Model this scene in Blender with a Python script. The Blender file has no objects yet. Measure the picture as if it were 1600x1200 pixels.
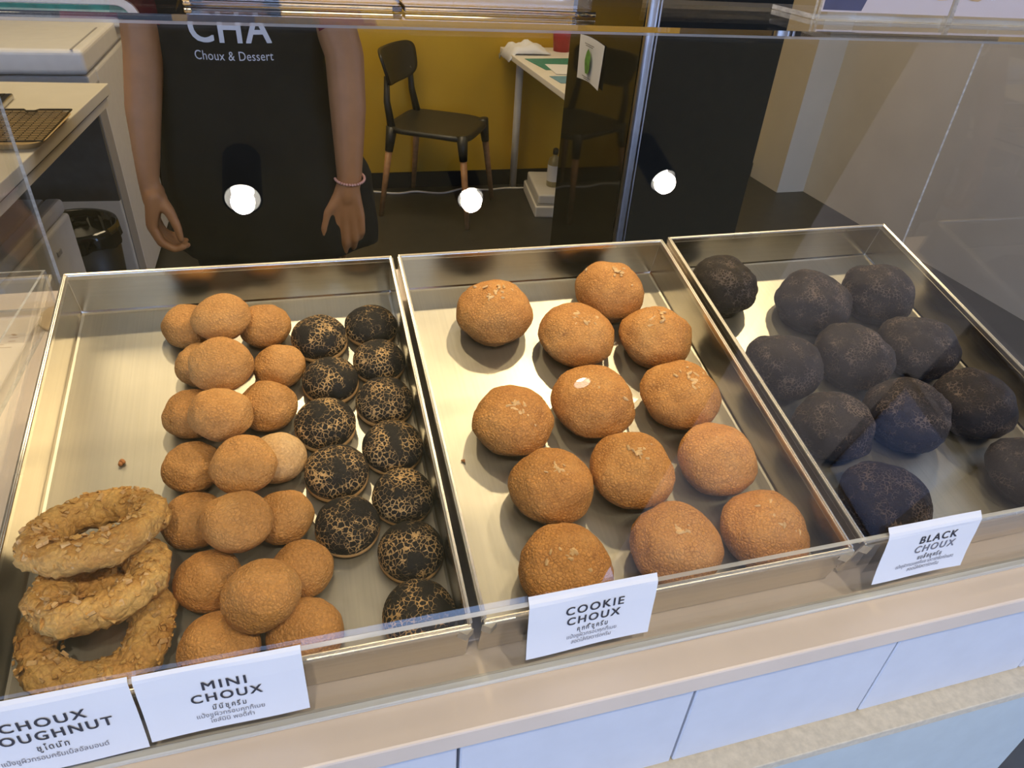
import bpy, bmesh, math, random
from mathutils import Vector, Matrix, noise
R = math.radians
S = bpy.context.scene
COL = S.collection

# ------------------------------------------------------------------ camera, world, lights, exposure
cam_d = bpy.data.cameras.new('camera')
cam = bpy.data.objects.new('camera', cam_d)
COL.objects.link(cam)
S.camera = cam
cam_d.sensor_width = 36.0
cam_d.lens = 36.0 * 1099.94 / 1600.0
cam_d.clip_start = 0.02
cam.matrix_world = Matrix((
    (0.961001, 0.104848, -0.255898, -0.09344),
    (-0.269595, 0.561327, -0.782451, -0.73736),
    (0.061604, 0.820925, 0.567703, 1.39000),
    (0, 0, 0, 1)))

world = bpy.data.worlds.new('sky')
S.world = world
world.use_nodes = True
bg = world.node_tree.nodes['Background']
bg.inputs[0].default_value = (0.43, 0.60, 1.0, 1)
bg.inputs[1].default_value = 4.0

S.view_settings.view_transform = 'Standard'
S.view_settings.look = 'None'
S.view_settings.gamma = 1.0
S.view_settings.use_curve_mapping = False
S.view_settings.exposure = 0.0
S.cycles.use_denoising = True
S.cycles.max_bounces = 10
S.cycles.transparent_max_bounces = 24
S.cycles.transmission_bounces = 8
S.cycles.sample_clamp_indirect = 6.0
S.cycles.caustics_reflective = False
S.cycles.caustics_refractive = False


def area(name, loc, size, power, col, rot=(0, 0, 0)):
    d = bpy.data.lights.new(name, 'AREA')
    d.size = size
    d.energy = power
    d.color = col
    o = bpy.data.objects.new(name, d)
    o.location = loc
    o.rotation_euler = rot
    COL.objects.link(o)
    return o


# added warm fill lights for the back of the shop, no fixtures modelled
area('fill_light', (0.3, 2.3, 2.56), 0.8, 24, (1.0, 0.80, 0.50))
area('fill_light', (-1.0, 1.4, 2.56), 0.8, 15, (1.0, 0.80, 0.50))
area('fill_light', (2.2, 1.9, 2.56), 0.8, 9, (1.0, 0.82, 0.56))


def spot(name, loc, target, power, angle, col=(1.0, 0.80, 0.50), radius=0.03, blend=0.5):
    d = bpy.data.lights.new(name, 'SPOT')
    d.energy = power
    d.spot_size = R(angle)
    d.spot_blend = blend
    d.color = col
    d.shadow_soft_size = radius
    o = bpy.data.objects.new(name, d)
    o.location = loc
    v = Vector(target) - Vector(loc)
    o.rotation_euler = v.to_track_quat('-Z', 'Y').to_euler()
    COL.objects.link(o)
    return o


# the shop's spotlights (their housings are built further down)
STAFF_SPOTS = [((1.12, 0.50, 2.36), (0.54, -0.30, 0.95), 42),
               ((-0.12, 0.50, 2.36), (-0.17, -0.25, 0.95), 32),
               ((0.62, 0.50, 2.36), (0.20, -0.25, 0.95), 34)]
FRONT_SPOTS = [((-0.249, -1.17, 2.41), (-0.25, -0.40, 0.95), 28, 0.050),
               ((0.375, -1.22, 2.44), (0.15, -0.40, 0.95), 27, 0.042),
               ((0.96, -1.15, 2.40), (0.50, -0.40, 0.95), 28, 0.042),
               ((1.00, -2.30, 2.52), (0.90, -1.40, 0.0), 12, 0.042)]
for loc, tgt, pw in STAFF_SPOTS:
    spot('spot_beam', loc, tgt, pw, 62)
for loc, tgt, pw, rr in FRONT_SPOTS:
    spot('spot_beam', loc, tgt, pw, 60, (1.0, 0.87, 0.68))

# ------------------------------------------------------------------ helpers


def tag(o, label=None, cat=None, group=None, kind=None):
    if label:
        o['label'] = label
    if cat:
        o['category'] = cat
    if group:
        o['group'] = group
    if kind:
        o['kind'] = kind
    return o


def empty(name, mat=None, label=None, cat=None, group=None):
    o = bpy.data.objects.new(name, None)
    o.empty_display_size = 0.05
    COL.objects.link(o)
    if mat is not None:
        o.matrix_world = mat
    tag(o, label, cat, group)
    return o


def link(name, me, m, parent=None, mat=None, smooth=False):
    me.name = name
    if m is not None:
        me.materials.clear()
        for x in (m if isinstance(m, (list, tuple)) else [m]):
            me.materials.append(x)
    if smooth:
        me.polygons.foreach_set('use_smooth', [True] * len(me.polygons))
    o = bpy.data.objects.new(name, me)
    COL.objects.link(o)
    if parent is not None:
        o.parent = parent
    if mat is not None:
        o.matrix_local = mat
    return o


class MB:
    def __init__(self):
        self.b = bmesh.new()

    def box(self, x0, x1, y0, y1, z0, z1, bevel=0.0, seg=2, mat=None):
        r = bmesh.ops.create_cube(self.b, size=1.0)
        vs = r['verts']
        m = Matrix.Translation(((x0 + x1) / 2, (y0 + y1) / 2, (z0 + z1) / 2)) @ Matrix.Diagonal((x1 - x0, y1 - y0, z1 - z0, 1))
        bmesh.ops.transform(self.b, matrix=m, verts=vs)
        if bevel > 0:
            es = list({e for v in vs for e in v.link_edges})
            rr = bmesh.ops.bevel(self.b, geom=es, offset=bevel, segments=seg, affect='EDGES', profile=0.5)
            vs = list({v for f in rr['faces'] for v in f.verts} | {v for v in vs if v.is_valid})
        if mat is not None:
            bmesh.ops.transform(self.b, matrix=mat, verts=[v for v in vs if v.is_valid])
        return self

    def tube(self, pts, radii, seg=10, cap=True, closed=False):
        pts = [Vector(p) for p in pts]
        if not isinstance(radii, (list, tuple)):
            radii = [radii] * len(pts)
        n = len(pts)
        rings = []
        up = None
        for i in range(n):
            if closed:
                t = (pts[(i + 1) % n] - pts[i - 1])
            else:
                t = pts[min(i + 1, n - 1)] - pts[max(i - 1, 0)]
            t.normalize()
            if up is None:
                up = Vector((0, 0, 1)) if abs(t.z) < 0.9 else Vector((1, 0, 0))
            a = t.cross(up)
            if a.length < 1e-6:
                a = t.cross(Vector((0, 1, 0.1)))
            a.normalize()
            b2 = a.cross(t).normalized()
            up = b2
            rings.append([self.b.verts.new(pts[i] + (a * math.cos(k * 2 * math.pi / seg) + b2 * math.sin(k * 2 * math.pi / seg)) * radii[i]) for k in range(seg)])
        m = n if closed else n - 1
        for i in range(m):
            A, B = rings[i], rings[(i + 1) % n]
            for k in range(seg):
                self.b.faces.new((A[k], A[(k + 1) % seg], B[(k + 1) % seg], B[k]))
        if cap and not closed:
            self.b.faces.new(rings[0][::-1])
            self.b.faces.new(rings[-1])
        return self

    def capsule(self, p0, r0, p1, r1, seg=14):
        p0, p1 = Vector(p0), Vector(p1)
        d = (p1 - p0)
        L = d.length
        d.normalize()
        pts, rad = [], []
        for a in (-80, -55, -30, 0):
            pts.append(p0 + d * (r0 * math.sin(R(a))))
            rad.append(r0 * math.cos(R(a)))
        for a in (0, 30, 55, 80):
            pts.append(p1 + d * (r1 * math.sin(R(a))))
            rad.append(r1 * math.cos(R(a)))
        return self.tube(pts, rad, seg)

    def ball(self, c, rx, ry=None, rz=None, seg=16, rot=None):
        ry = rx if ry is None else ry
        rz = rx if rz is None else rz
        r = bmesh.ops.create_uvsphere(self.b, u_segments=seg, v_segments=max(6, seg // 2), radius=1.0)
        m = Matrix.Translation(c) @ (rot.to_4x4() if rot else Matrix.Identity(4)) @ Matrix.Diagonal((rx, ry, rz, 1))
        bmesh.ops.transform(self.b, matrix=m, verts=r['verts'])
        return self

    def lathe(self, prof, seg=32, c=(0, 0, 0), close=False):
        rings = []
        for (r, z) in prof:
            if r < 1e-6:
                rings.append([self.b.verts.new((c[0], c[1], c[2] + z))])
            else:
                rings.append([self.b.verts.new((c[0] + r * math.cos(k * 2 * math.pi / seg), c[1] + r * math.sin(k * 2 * math.pi / seg), c[2] + z)) for k in range(seg)])
        for A, B in zip(rings[:-1], rings[1:]):
            for k in range(seg):
                k2 = (k + 1) % seg
                if len(A) == 1 and len(B) == 1:
                    continue
                if len(A) == 1:
                    self.b.faces.new((A[0], B[k], B[k2]))
                elif len(B) == 1:
                    self.b.faces.new((A[k], A[k2], B[0]))
                else:
                    self.b.faces.new((A[k], A[k2], B[k2], B[k]))
        return self

    def prism(self, poly, axis, a0, a1):
        # poly: list of 2D points, extruded along axis index between a0 and a1
        def P(p, a):
            if axis == 0:
                return (a, p[0], p[1])
            if axis == 1:
                return (p[0], a, p[1])
            return (p[0], p[1], a)
        A = [self.b.verts.new(P(p, a0)) for p in poly]
        B = [self.b.verts.new(P(p, a1)) for p in poly]
        n = len(poly)
        self.b.faces.new(A)
        self.b.faces.new(B[::-1])
        for k in range(n):
            self.b.faces.new((A[k], B[k], B[(k + 1) % n], A[(k + 1) % n]))
        return self

    def loft(self, secs, cap=True):
        rings = [[self.b.verts.new(p) for p in s] for s in secs]
        n = len(rings[0])
        for A, B in zip(rings[:-1], rings[1:]):
            for k in range(n):
                self.b.faces.new((A[k], A[(k + 1) % n], B[(k + 1) % n], B[k]))
        if cap:
            self.b.faces.new(rings[0][::-1])
            self.b.faces.new(rings[-1])
        return self

    def sheet(self, grid):
        vs = [[self.b.verts.new(p) for p in row] for row in grid]
        for i in range(len(vs) - 1):
            for j in range(len(vs[0]) - 1):
                self.b.faces.new((vs[i][j], vs[i][j + 1], vs[i + 1][j + 1], vs[i + 1][j]))
        return self

    def solid(self, t):
        fs = list(self.b.faces)
        bmesh.ops.recalc_face_normals(self.b, faces=fs)
        bmesh.ops.solidify(self.b, geom=fs, thickness=t)
        return self

    def mesh(self):
        bmesh.ops.recalc_face_normals(self.b, faces=list(self.b.faces))
        me = bpy.data.meshes.new('m')
        self.b.to_mesh(me)
        self.b.free()
        return me

    def build(self, name, m, parent=None, mat=None, smooth=False):
        return link(name, self.mesh(), m, parent, mat, smooth)


# ------------------------------------------------------------------ materials


class NT:
    def __init__(self, name):
        self.m = bpy.data.materials.new(name)
        self.m.use_nodes = True
        self.t = self.m.node_tree
        self.p = self.t.nodes['Principled BSDF']
        self.out = self.t.nodes['Material Output']

    def n(self, typ, **kw):
        o = self.t.nodes.new(typ)
        for k, v in kw.items():
            if hasattr(o, k) and not k.startswith('i_'):
                setattr(o, k, v)
        return o

    def l(self, a, b):
        self.t.links.new(a, b)

    def coords(self, rnd=True, kind='Object'):
        tc = self.n('ShaderNodeTexCoord')
        if not rnd:
            return tc.outputs[kind]
        oi = self.n('ShaderNodeObjectInfo')
        mul = self.n('ShaderNodeMath', operation='MULTIPLY')
        mul.inputs[1].default_value = 37.0
        self.l(oi.outputs['Random'], mul.inputs[0])
        va = self.n('ShaderNodeVectorMath', operation='ADD')
        self.l(tc.outputs[kind], va.inputs[0])
        self.l(mul.outputs[0], va.inputs[1])
        return va.outputs[0]

    def noise(self, co, scale, detail=4, rough=0.55, dist=0.0):
        o = self.n('ShaderNodeTexNoise')
        o.inputs['Scale'].default_value = scale
        o.inputs['Detail'].default_value = detail
        o.inputs['Roughness'].default_value = rough
        o.inputs['Distortion'].default_value = dist
        if co is not None:
            self.l(co, o.inputs['Vector'])
        return o.outputs['Fac']

    def vor(self, co, scale, feature='DISTANCE_TO_EDGE', rnd=1.0):
        o = self.n('ShaderNodeTexVoronoi', feature=feature)
        o.inputs['Scale'].default_value = scale
        o.inputs['Randomness'].default_value = rnd
        self.l(co, o.inputs['Vector'])
        return o.outputs[0]

    def ramp(self, fac, stops):
        o = self.n('ShaderNodeValToRGB')
        e = o.color_ramp.elements
        while len(e) < len(stops):
            e.new(0.5)
        for i, (p, c) in enumerate(stops):
            e[i].position = p
            e[i].color = (*c, 1) if len(c) == 3 else c
        self.l(fac, o.inputs[0])
        return o.outputs[0]

    def mix(self, fac, a, b, blend='MIX'):
        o = self.n('ShaderNodeMix', data_type='RGBA', blend_type=blend)
        for s, v in ((o.inputs[0], fac), (o.inputs[6], a), (o.inputs[7], b)):
            if hasattr(v, 'is_output') or isinstance(v, bpy.types.NodeSocket):
                self.l(v, s)
            elif isinstance(v, (int, float)):
                s.default_value = v
            else:
                s.default_value = (*v, 1)
        return o.outputs[2]

    def math(self, op, a, b=None, c=None):
        o = self.n('ShaderNodeMath', operation=op)
        for i, v in enumerate((a, b, c)):
            if v is None:
                continue
            if isinstance(v, bpy.types.NodeSocket):
                self.l(v, o.inputs[i])
            else:
                o.inputs[i].default_value = v
        return o.outputs[0]

    def bump(self, h, strength, dist=0.001, base=None):
        o = self.n('ShaderNodeBump')
        o.inputs['Strength'].default_value = strength
        o.inputs['Distance'].default_value = dist
        self.l(h, o.inputs['Height'])
        if base is not None:
            self.l(base, o.inputs['Normal'])
        return o.outputs[0]


def plain(name, col, rough=0.5, metal=0.0, spec=0.5, var=0.12, scale=30.0, bump=0.0):
    k = NT(name)
    co = k.coords(False)
    nz = k.noise(co, scale)
    c2 = tuple(max(0.0, c * (1 - var)) for c in col)
    c3 = tuple(min(1.0, c * (1 + var)) for c in col)
    k.l(k.ramp(nz, [(0.3, c2), (0.7, c3)]), k.p.inputs['Base Color'])
    k.p.inputs['Roughness'].default_value = rough
    k.p.inputs['Metallic'].default_value = metal
    k.p.inputs['Specular IOR Level'].default_value = spec
    if bump:
        k.l(k.bump(k.noise(co, scale * 6), bump), k.p.inputs['Normal'])
    return k.m


def acrylic(name, tint=(0.995, 0.996, 0.995), gain=1.0):
    k = NT(name)
    k.t.nodes.remove(k.p)
    lw = k.n('ShaderNodeLayerWeight')
    lw.inputs['Blend'].default_value = 0.5
    f5 = k.math('POWER', lw.outputs['Facing'], 5.0)
    # Layer Weight facing at blend 0.5 is 1 - |cos|
    fr = k.math('MULTIPLY_ADD', f5, 0.96, 0.04)
    fr = k.math('MULTIPLY', fr, gain)
    tr = k.n('ShaderNodeBsdfTransparent')
    tr.inputs[0].default_value = (*tint, 1)
    gl = k.n('ShaderNodeBsdfGlossy')
    gl.inputs['Roughness'].default_value = 0.0
    gl.inputs[0].default_value = (1, 1, 1, 1)
    mx = k.n('ShaderNodeMixShader')
    k.l(fr, mx.inputs[0])
    k.l(tr.outputs[0], mx.inputs[1])
    k.l(gl.outputs[0], mx.inputs[2])
    k.l(mx.outputs[0], k.out.inputs[0])
    return k.m


def acrylic_edge(name, col=(0.85, 0.85, 0.80), alpha=0.6, rough=0.12):
    k = NT(name)
    co = k.coords(False)
    mp = k.n('ShaderNodeMapping')
    mp.inputs['Scale'].default_value = (3, 60, 160)
    k.l(co, mp.inputs[0])
    nz = k.noise(mp.outputs[0], 1.5, 3)
    k.l(k.ramp(nz, [(0.3, tuple(c * 0.55 for c in col)), (0.65, col)]), k.p.inputs['Base Color'])
    k.p.inputs['Roughness'].default_value = rough
    k.p.inputs['Alpha'].default_value = alpha
    return k.m


def glass(name, col=(0.97, 0.98, 0.97)):
    k = NT(name)
    k.p.inputs['Base Color'].default_value = (*col, 1)
    k.p.inputs['Roughness'].default_value = 0.02
    k.p.inputs['IOR'].default_value = 1.49
    k.p.inputs['Transmission Weight'].default_value = 1.0
    return k.m


def crust(name, dark, mid, light, crack, cell=300.0, crack_w=0.05, crack_amt=0.5, bump=0.5):
    k = NT(name)
    co = k.coords(True)
    wob = k.n('ShaderNodeTexNoise')
    wob.inputs['Scale'].default_value = 120.0
    k.l(co, wob.inputs['Vector'])
    vm = k.n('ShaderNodeVectorMath', operation='MULTIPLY_ADD')
    k.l(wob.outputs['Color'], vm.inputs[0])
    vm.inputs[1].default_value = (0.004, 0.004, 0.004)
    k.l(co, vm.inputs[2])
    big = k.noise(co, 28, 4)
    fine = k.noise(co, 420, 5, 0.65)
    base = k.ramp(big, [(0.30, dark), (0.5, mid), (0.72, light)])
    base = k.mix(0.45, base, k.ramp(fine, [(0.35, tuple(c * 0.55 for c in mid)), (0.65, tuple(min(1, c * 1.35) for c in mid))]))
    ed = k.vor(vm.outputs[0], cell)
    mask = k.ramp(ed, [(0.0, (1, 1, 1)), (crack_w, (0, 0, 0))])
    m2 = k.math('MULTIPLY', mask, k.math('MULTIPLY', k.ramp(k.noise(co, 60, 3), [(0.35, (0.15,) * 3), (0.65, (1,) * 3)]), crack_amt))
    k.l(k.mix(m2, base, crack), k.p.inputs['Base Color'])
    k.p.inputs['Roughness'].default_value = 0.62
    k.p.inputs['Specular IOR Level'].default_value = 0.3
    h = k.math('ADD', k.math('MULTIPLY', ed, 1.6), k.math('MULTIPLY', fine, 0.6))
    k.l(k.bump(h, bump, 0.0012), k.p.inputs['Normal'])
    return k.m


def cracked_black(name, black, gold, cell, lo, hi, patch=0.0, bump=0.6, smooth=0.03):
    k = NT(name)
    co = k.coords(True)
    wob = k.n('ShaderNodeTexNoise')
    wob.inputs['Scale'].default_value = 220.0
    wob.inputs['Detail'].default_value = 4
    k.l(co, wob.inputs['Vector'])
    vm = k.n('ShaderNodeVectorMath', operation='MULTIPLY_ADD')
    k.l(wob.outputs['Color'], vm.inputs[0])
    vm.inputs[1].default_value = (0.0045, 0.0045, 0.0045)
    k.l(co, vm.inputs[2])
    ed = k.vor(vm.outputs[0], cell)
    nz = k.noise(co, 55, 3)
    thr = k.n('ShaderNodeMapRange')
    thr.inputs['From Min'].default_value = 0.33
    thr.inputs['From Max'].default_value = 0.68
    thr.inputs['To Min'].default_value = lo
    thr.inputs['To Max'].default_value = hi
    k.l(nz, thr.inputs['Value'])
    d = k.math('SUBTRACT', thr.outputs[0], ed)
    mask = k.math('MULTIPLY', d, 1.0 / smooth)
    if patch:
        pz = k.noise(vm.outputs[0], 42, 4, 0.6)
        pm = k.ramp(pz, [(patch, (0, 0, 0)), (patch + 0.02, (1, 1, 1))])
        mask = k.math('ADD', mask, pm)
    cl = k.n('ShaderNodeClamp')
    k.l(mask, cl.inputs[0])
    gcol = k.ramp(k.noise(co, 200, 3), [(0.35, tuple(c * 0.6 for c in gold)), (0.7, gold)])
    bcol = k.ramp(k.noise(co, 500, 3), [(0.35, tuple(c * 0.6 for c in black)), (0.7, tuple(c * 1.5 for c in black))])
    k.l(k.mix(cl.outputs[0], bcol, gcol), k.p.inputs['Base Color'])
    k.p.inputs['Roughness'].default_value = 0.75
    k.p.inputs['Specular IOR Level'].default_value = 0.25
    h = k.math('ADD', k.math('MULTIPLY', cl.outputs[0], -1.0), k.math('MULTIPLY', k.noise(co, 600, 4), 0.5))
    k.l(k.bump(h, bump, 0.0008), k.p.inputs['Normal'])
    return k.m


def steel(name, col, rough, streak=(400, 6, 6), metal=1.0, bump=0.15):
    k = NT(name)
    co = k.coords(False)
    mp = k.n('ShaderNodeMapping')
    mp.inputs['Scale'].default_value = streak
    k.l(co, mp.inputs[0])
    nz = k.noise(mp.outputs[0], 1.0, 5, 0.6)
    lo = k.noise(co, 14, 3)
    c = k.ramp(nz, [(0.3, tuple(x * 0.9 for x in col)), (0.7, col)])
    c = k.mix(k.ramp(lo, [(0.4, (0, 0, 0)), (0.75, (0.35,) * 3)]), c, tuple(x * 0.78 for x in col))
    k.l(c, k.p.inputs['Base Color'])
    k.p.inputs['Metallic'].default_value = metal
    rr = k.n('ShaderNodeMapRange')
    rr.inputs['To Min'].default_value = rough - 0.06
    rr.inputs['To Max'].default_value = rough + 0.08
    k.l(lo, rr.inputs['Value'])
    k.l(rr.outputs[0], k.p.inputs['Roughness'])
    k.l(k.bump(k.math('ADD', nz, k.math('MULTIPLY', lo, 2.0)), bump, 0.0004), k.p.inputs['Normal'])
    return k.m


def emit(name, col, strength):
    k = NT(name)
    k.p.inputs['Base Color'].default_value = (0.8, 0.8, 0.8, 1)
    k.p.inputs['Emission Color'].default_value = (*col, 1)
    k.p.inputs['Emission Strength'].default_value = strength
    return k.m


M = {}
M['acrylic'] = acrylic('clear_acrylic')
M['edge'] = acrylic_edge('acrylic_edge')
M['edge_glass'] = glass('acrylic_bar')
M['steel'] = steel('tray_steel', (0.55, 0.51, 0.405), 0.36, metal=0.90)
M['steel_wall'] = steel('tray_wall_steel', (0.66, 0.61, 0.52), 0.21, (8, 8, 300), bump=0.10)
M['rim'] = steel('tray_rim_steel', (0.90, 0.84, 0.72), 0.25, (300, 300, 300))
M['worktop'] = plain('beige_laminate', (0.68, 0.57, 0.47), 0.35, var=0.06, scale=8)
M['panel'] = plain('white_laminate_panel', (0.60, 0.63, 0.70), 0.4, var=0.03)
M['gap'] = plain('dark_gap', (0.05, 0.045, 0.05), 0.9)
M['ledge'] = plain('raw_board_edge', (0.56, 0.50, 0.39), 0.7, var=0.12, scale=140)
M['lower'] = plain('pale_blue_panel', (0.49, 0.555, 0.575), 0.45, var=0.04)
M['floor'] = plain('dark_floor', (0.030, 0.028, 0.024), 0.45, var=0.2, scale=12)
M['pavement'] = plain('grey_paving', (0.40, 0.39, 0.37), 0.8, var=0.15, scale=5)
M['yellow'] = plain('yellow_paint', (0.52, 0.315, 0.009), 0.6, var=0.05, scale=4)
M['white_wall'] = plain('warm_white_paint', (0.56, 0.50, 0.39), 0.7, var=0.04, scale=5)
M['grey_wall'] = plain('grey_render', (0.34, 0.225, 0.14), 0.9, var=0.2, scale=3)
M['black_paint'] = plain('black_paint', (0.012, 0.011, 0.008), 0.7, spec=0.15)
M['white_ceiling'] = plain('white_ceiling_paint', (0.75, 0.72, 0.66), 0.9, var=0.03)
M['black_gloss'] = plain('black_gloss', (0.008, 0.0075, 0.006), 0.05, spec=0.5, var=0.05)
M['black_matt'] = plain('black_matt', (0.012, 0.011, 0.009), 0.55, spec=0.3)
M['black_plastic'] = plain('black_plastic', (0.016, 0.015, 0.012), 0.42)
M['alu'] = plain('brushed_aluminium', (0.50, 0.50, 0.53), 0.28, metal=1.0, var=0.1)
M['wood'] = plain('beech_wood', (0.34, 0.17, 0.07), 0.5, var=0.25, scale=40)
M['white_plastic'] = plain('white_plastic', (0.72, 0.70, 0.66), 0.4, var=0.04)
M['grey_plastic'] = plain('grey_plastic', (0.33, 0.32, 0.31), 0.5, var=0.06)
M['cream_top'] = plain('cream_worktop', (0.72, 0.66, 0.52), 0.4, var=0.05, scale=10)
M['dark_under'] = plain('under_table_shade', (0.10, 0.09, 0.075), 0.8)  # dark tone standing in for the shade beneath the work table
M['wire'] = plain('dark_wire', (0.045, 0.032, 0.015), 0.5, metal=0.6)
M['tan_pan'] = plain('tan_pan', (0.55, 0.38, 0.17), 0.5, var=0.2)
M['paper'] = plain('white_paper', (0.70, 0.71, 0.75), 0.7, var=0.02, scale=12)
M['ink'] = plain('dark_ink', (0.03, 0.03, 0.04), 0.7, var=0.05)
M['grey_ink'] = plain('grey_ink', (0.16, 0.16, 0.19), 0.7, var=0.05)
M['skin'] = plain('skin', (0.38, 0.175, 0.068), 0.55, var=0.09, scale=25, bump=0.05)
M['lip'] = plain('lip_skin', (0.36, 0.10, 0.08), 0.5)
M['eye'] = plain('eye_white', (0.75, 0.73, 0.70), 0.3)
M['hair'] = plain('dark_hair', (0.012, 0.009, 0.008), 0.4, var=0.3, scale=120)
M['apron'] = plain('black_cotton', (0.0105, 0.0100, 0.0075), 0.85, spec=0.2, var=0.15, scale=18, bump=0.1)
M['trouser'] = plain('black_trousers', (0.012, 0.011, 0.009), 0.9, spec=0.2)
M['red'] = plain('dark_red_cotton', (0.20, 0.010, 0.018), 0.85, spec=0.2, bump=0.1)
M['print'] = plain('pale_print', (0.62, 0.62, 0.64), 0.7, var=0.02)
M['pink'] = plain('pink_bead', (0.66, 0.36, 0.31), 0.35)
M['shoe'] = plain('shoe', (0.03, 0.03, 0.03), 0.6)
M['cork'] = plain('cork_disc', (0.46, 0.33, 0.17), 0.7, var=0.15)
M['leaflet'] = plain('cream_leaflet', (0.66, 0.57, 0.46), 0.6, var=0.04)
M['green'] = plain('leaf_green_print', (0.10, 0.26, 0.05), 0.6, var=0.5, scale=60)
M['teal'] = plain('teal_print', (0.02, 0.20, 0.16), 0.5, var=0.4, scale=90)
M['blue_paper'] = plain('blue_paper', (0.12, 0.26, 0.36), 0.7, var=0.2)
M['cup_red'] = plain('red_plastic', (0.36, 0.015, 0.015), 0.4)
M['navy'] = plain('navy_print', (0.045, 0.05, 0.12), 0.6, var=0.1, scale=80)
M['menu'] = plain('lilac_menu_paper', (0.60, 0.52, 0.53), 0.6, var=0.05, scale=6)
M['bun_print'] = plain('bun_print', (0.62, 0.42, 0.20), 0.6, var=0.3, scale=80)
M['frame_brown'] = plain('brown_board', (0.020, 0.010, 0.003), 0.8, var=0.1)
M['bottle'] = plain('bottle_plastic', (0.30, 0.25, 0.12), 0.3)
M['golden'] = crust('golden_crust', (0.41, 0.178, 0.042), (0.54, 0.258, 0.070), (0.64, 0.345, 0.110), (0.22, 0.085, 0.02), 330, 0.10, 0.55, 0.8)
M['pale_golden'] = crust('pale_golden_crust', (0.50, 0.28, 0.10), (0.60, 0.37, 0.16), (0.68, 0.46, 0.22), (0.40, 0.22, 0.09), 260, 0.06, 0.5)
M['cookie'] = crust('cookie_crust', (0.43, 0.170, 0.033), (0.56, 0.252, 0.060), (0.66, 0.340, 0.100), (0.20, 0.065, 0.014), 300, 0.11, 0.8, 0.9)
M['mini_black'] = cracked_black('cracked_black_crust', (0.011, 0.009, 0.007), (0.62, 0.38, 0.15), 235, -0.025, 0.130, 0.665)
M['big_black'] = cracked_black('black_crust', (0.017, 0.0115, 0.0085), (0.14, 0.098, 0.072), 250, -0.03, 0.12, 0.0, 0.9)
M['tan_base'] = plain('tan_dough', (0.55, 0.33, 0.13), 0.7, var=0.15, scale=90)
M['crumb'] = plain('almond_crumb', (0.62, 0.38, 0.15), 0.6, var=0.3, scale=150)
M['brown_crumb'] = plain('brown_crumb', (0.42, 0.17, 0.05), 0.7, var=0.3, scale=150)
M['dough'] = crust('doughnut_crust', (0.50, 0.225, 0.050), (0.64, 0.355, 0.095), (0.70, 0.46, 0.155), (0.30, 0.12, 0.035), 150, 0.12, 0.5, 1.0)
M['lamp_face'] = emit('lamp_face', (1.0, 0.93, 0.80), 40.0)
M['lamp_reflector'] = emit('lamp_reflector', (1.0, 0.92, 0.78), 2.5)
# ------------------------------------------------------------------ setting
M['front_ceiling'] = plain('tan_soffit', (0.40, 0.27, 0.085), 0.9)
ZC = 0.894            # top of the serving counter


def struct(name, mb, m):
    return tag(mb.build(name, m), kind='structure')


b = MB(); b.box(-3.0, 3.6, -0.75, 3.4, -0.05, 0.0); struct('floor', b, M['floor'])
b = MB(); b.box(-12, 12, -14, -0.75, -0.06, -0.01); struct('floor_outside', b, M['pavement'])
b = MB(); b.box(-0.45, 3.6, 3.19, 3.29, 0, 2.6); struct('wall_back', b, M['yellow'])
b = MB(); b.box(-3.0, -0.45, 3.19, 3.29, 0, 2.6); struct('wall_back_left', b, M['black_paint'])
b = MB(); b.box(-3.0, -2.9, -0.5, 3.2, 0, 2.6); struct('wall_left', b, M['white_wall'])
b = MB(); b.box(2.89, 2.99, 0.2, 3.2, 0, 2.6); struct('wall_right', b, M['white_wall'])
b = MB(); b.box(2.70, 2.89, 2.87, 3.19, 0, 2.6); struct('wall_pillar', b, M['white_wall'])
b = MB(); b.box(-0.45, 2.70, 3.175, 3.19, 0, 0.085); struct('baseboard_back', b, M['black_matt'])
b = MB(); b.box(-3.0, 3.0, -0.55, 3.3, 2.6, 2.66); struct('ceiling', b, M['white_ceiling'])
b = MB(); b.box(-5.5, 1.8, -5.0, -0.55, 2.6, 2.66); struct('ceiling_front', b, M['front_ceiling'])
b = MB(); b.box(3.5, 3.7, -9.0, -1.3, 0, 5.2); struct('wall_outside', b, M['grey_wall'])

# ------------------------------------------------------------------ serving counter
counter = empty('serving_counter', Matrix.Identity(4), 'white panelled serving counter below the trays with a raw board ledge', 'counter')
b = MB(); b.box(-1.2, 0.648, -0.440, 0.26, 0.04, 0.872); b.build('carcass', M['gap'], counter)
px = [-1.20, -0.645, -0.438, -0.231, -0.024, 0.179, 0.386, 0.594, 0.655]
for i in range(len(px) - 1):
    b = MB(); b.box(px[i] + 0.0013, px[i + 1] - 0.0013, -0.462, -0.440, 0.7405, 0.8715, 0.0012, 1)
    b.build('front_panel', M['panel'], counter)
b = MB(); b.box(-1.2, 0.657, -0.4865, -0.44, 0.728, 0.7400, 0.0008, 1); b.build('ledge_board', M['ledge'], counter)
b = MB(); b.box(-1.2, 0.655, -0.4855, -0.440, 0.03, 0.7275, 0.001, 1); b.build('lower_panel', M['lower'], counter)

b = MB(); b.box(-1.2, 0.70, -0.472, 0.29, 0.872, ZC, 0.002, 2)
tag(b.build('worktop', M['worktop']), 'long beige laminate worktop under the trays, top of the serving counter', 'worktop')

# tray frame: origin at the back left rim corner of the middle tray, tilted towards the customer
AL = R(13.8)
T = Matrix.Translation((0, 0, 1.0521)) @ Matrix.Rotation(AL, 4, 'X')
TL, TW, TH = 0.4373, 0.33, 0.0521

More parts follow.
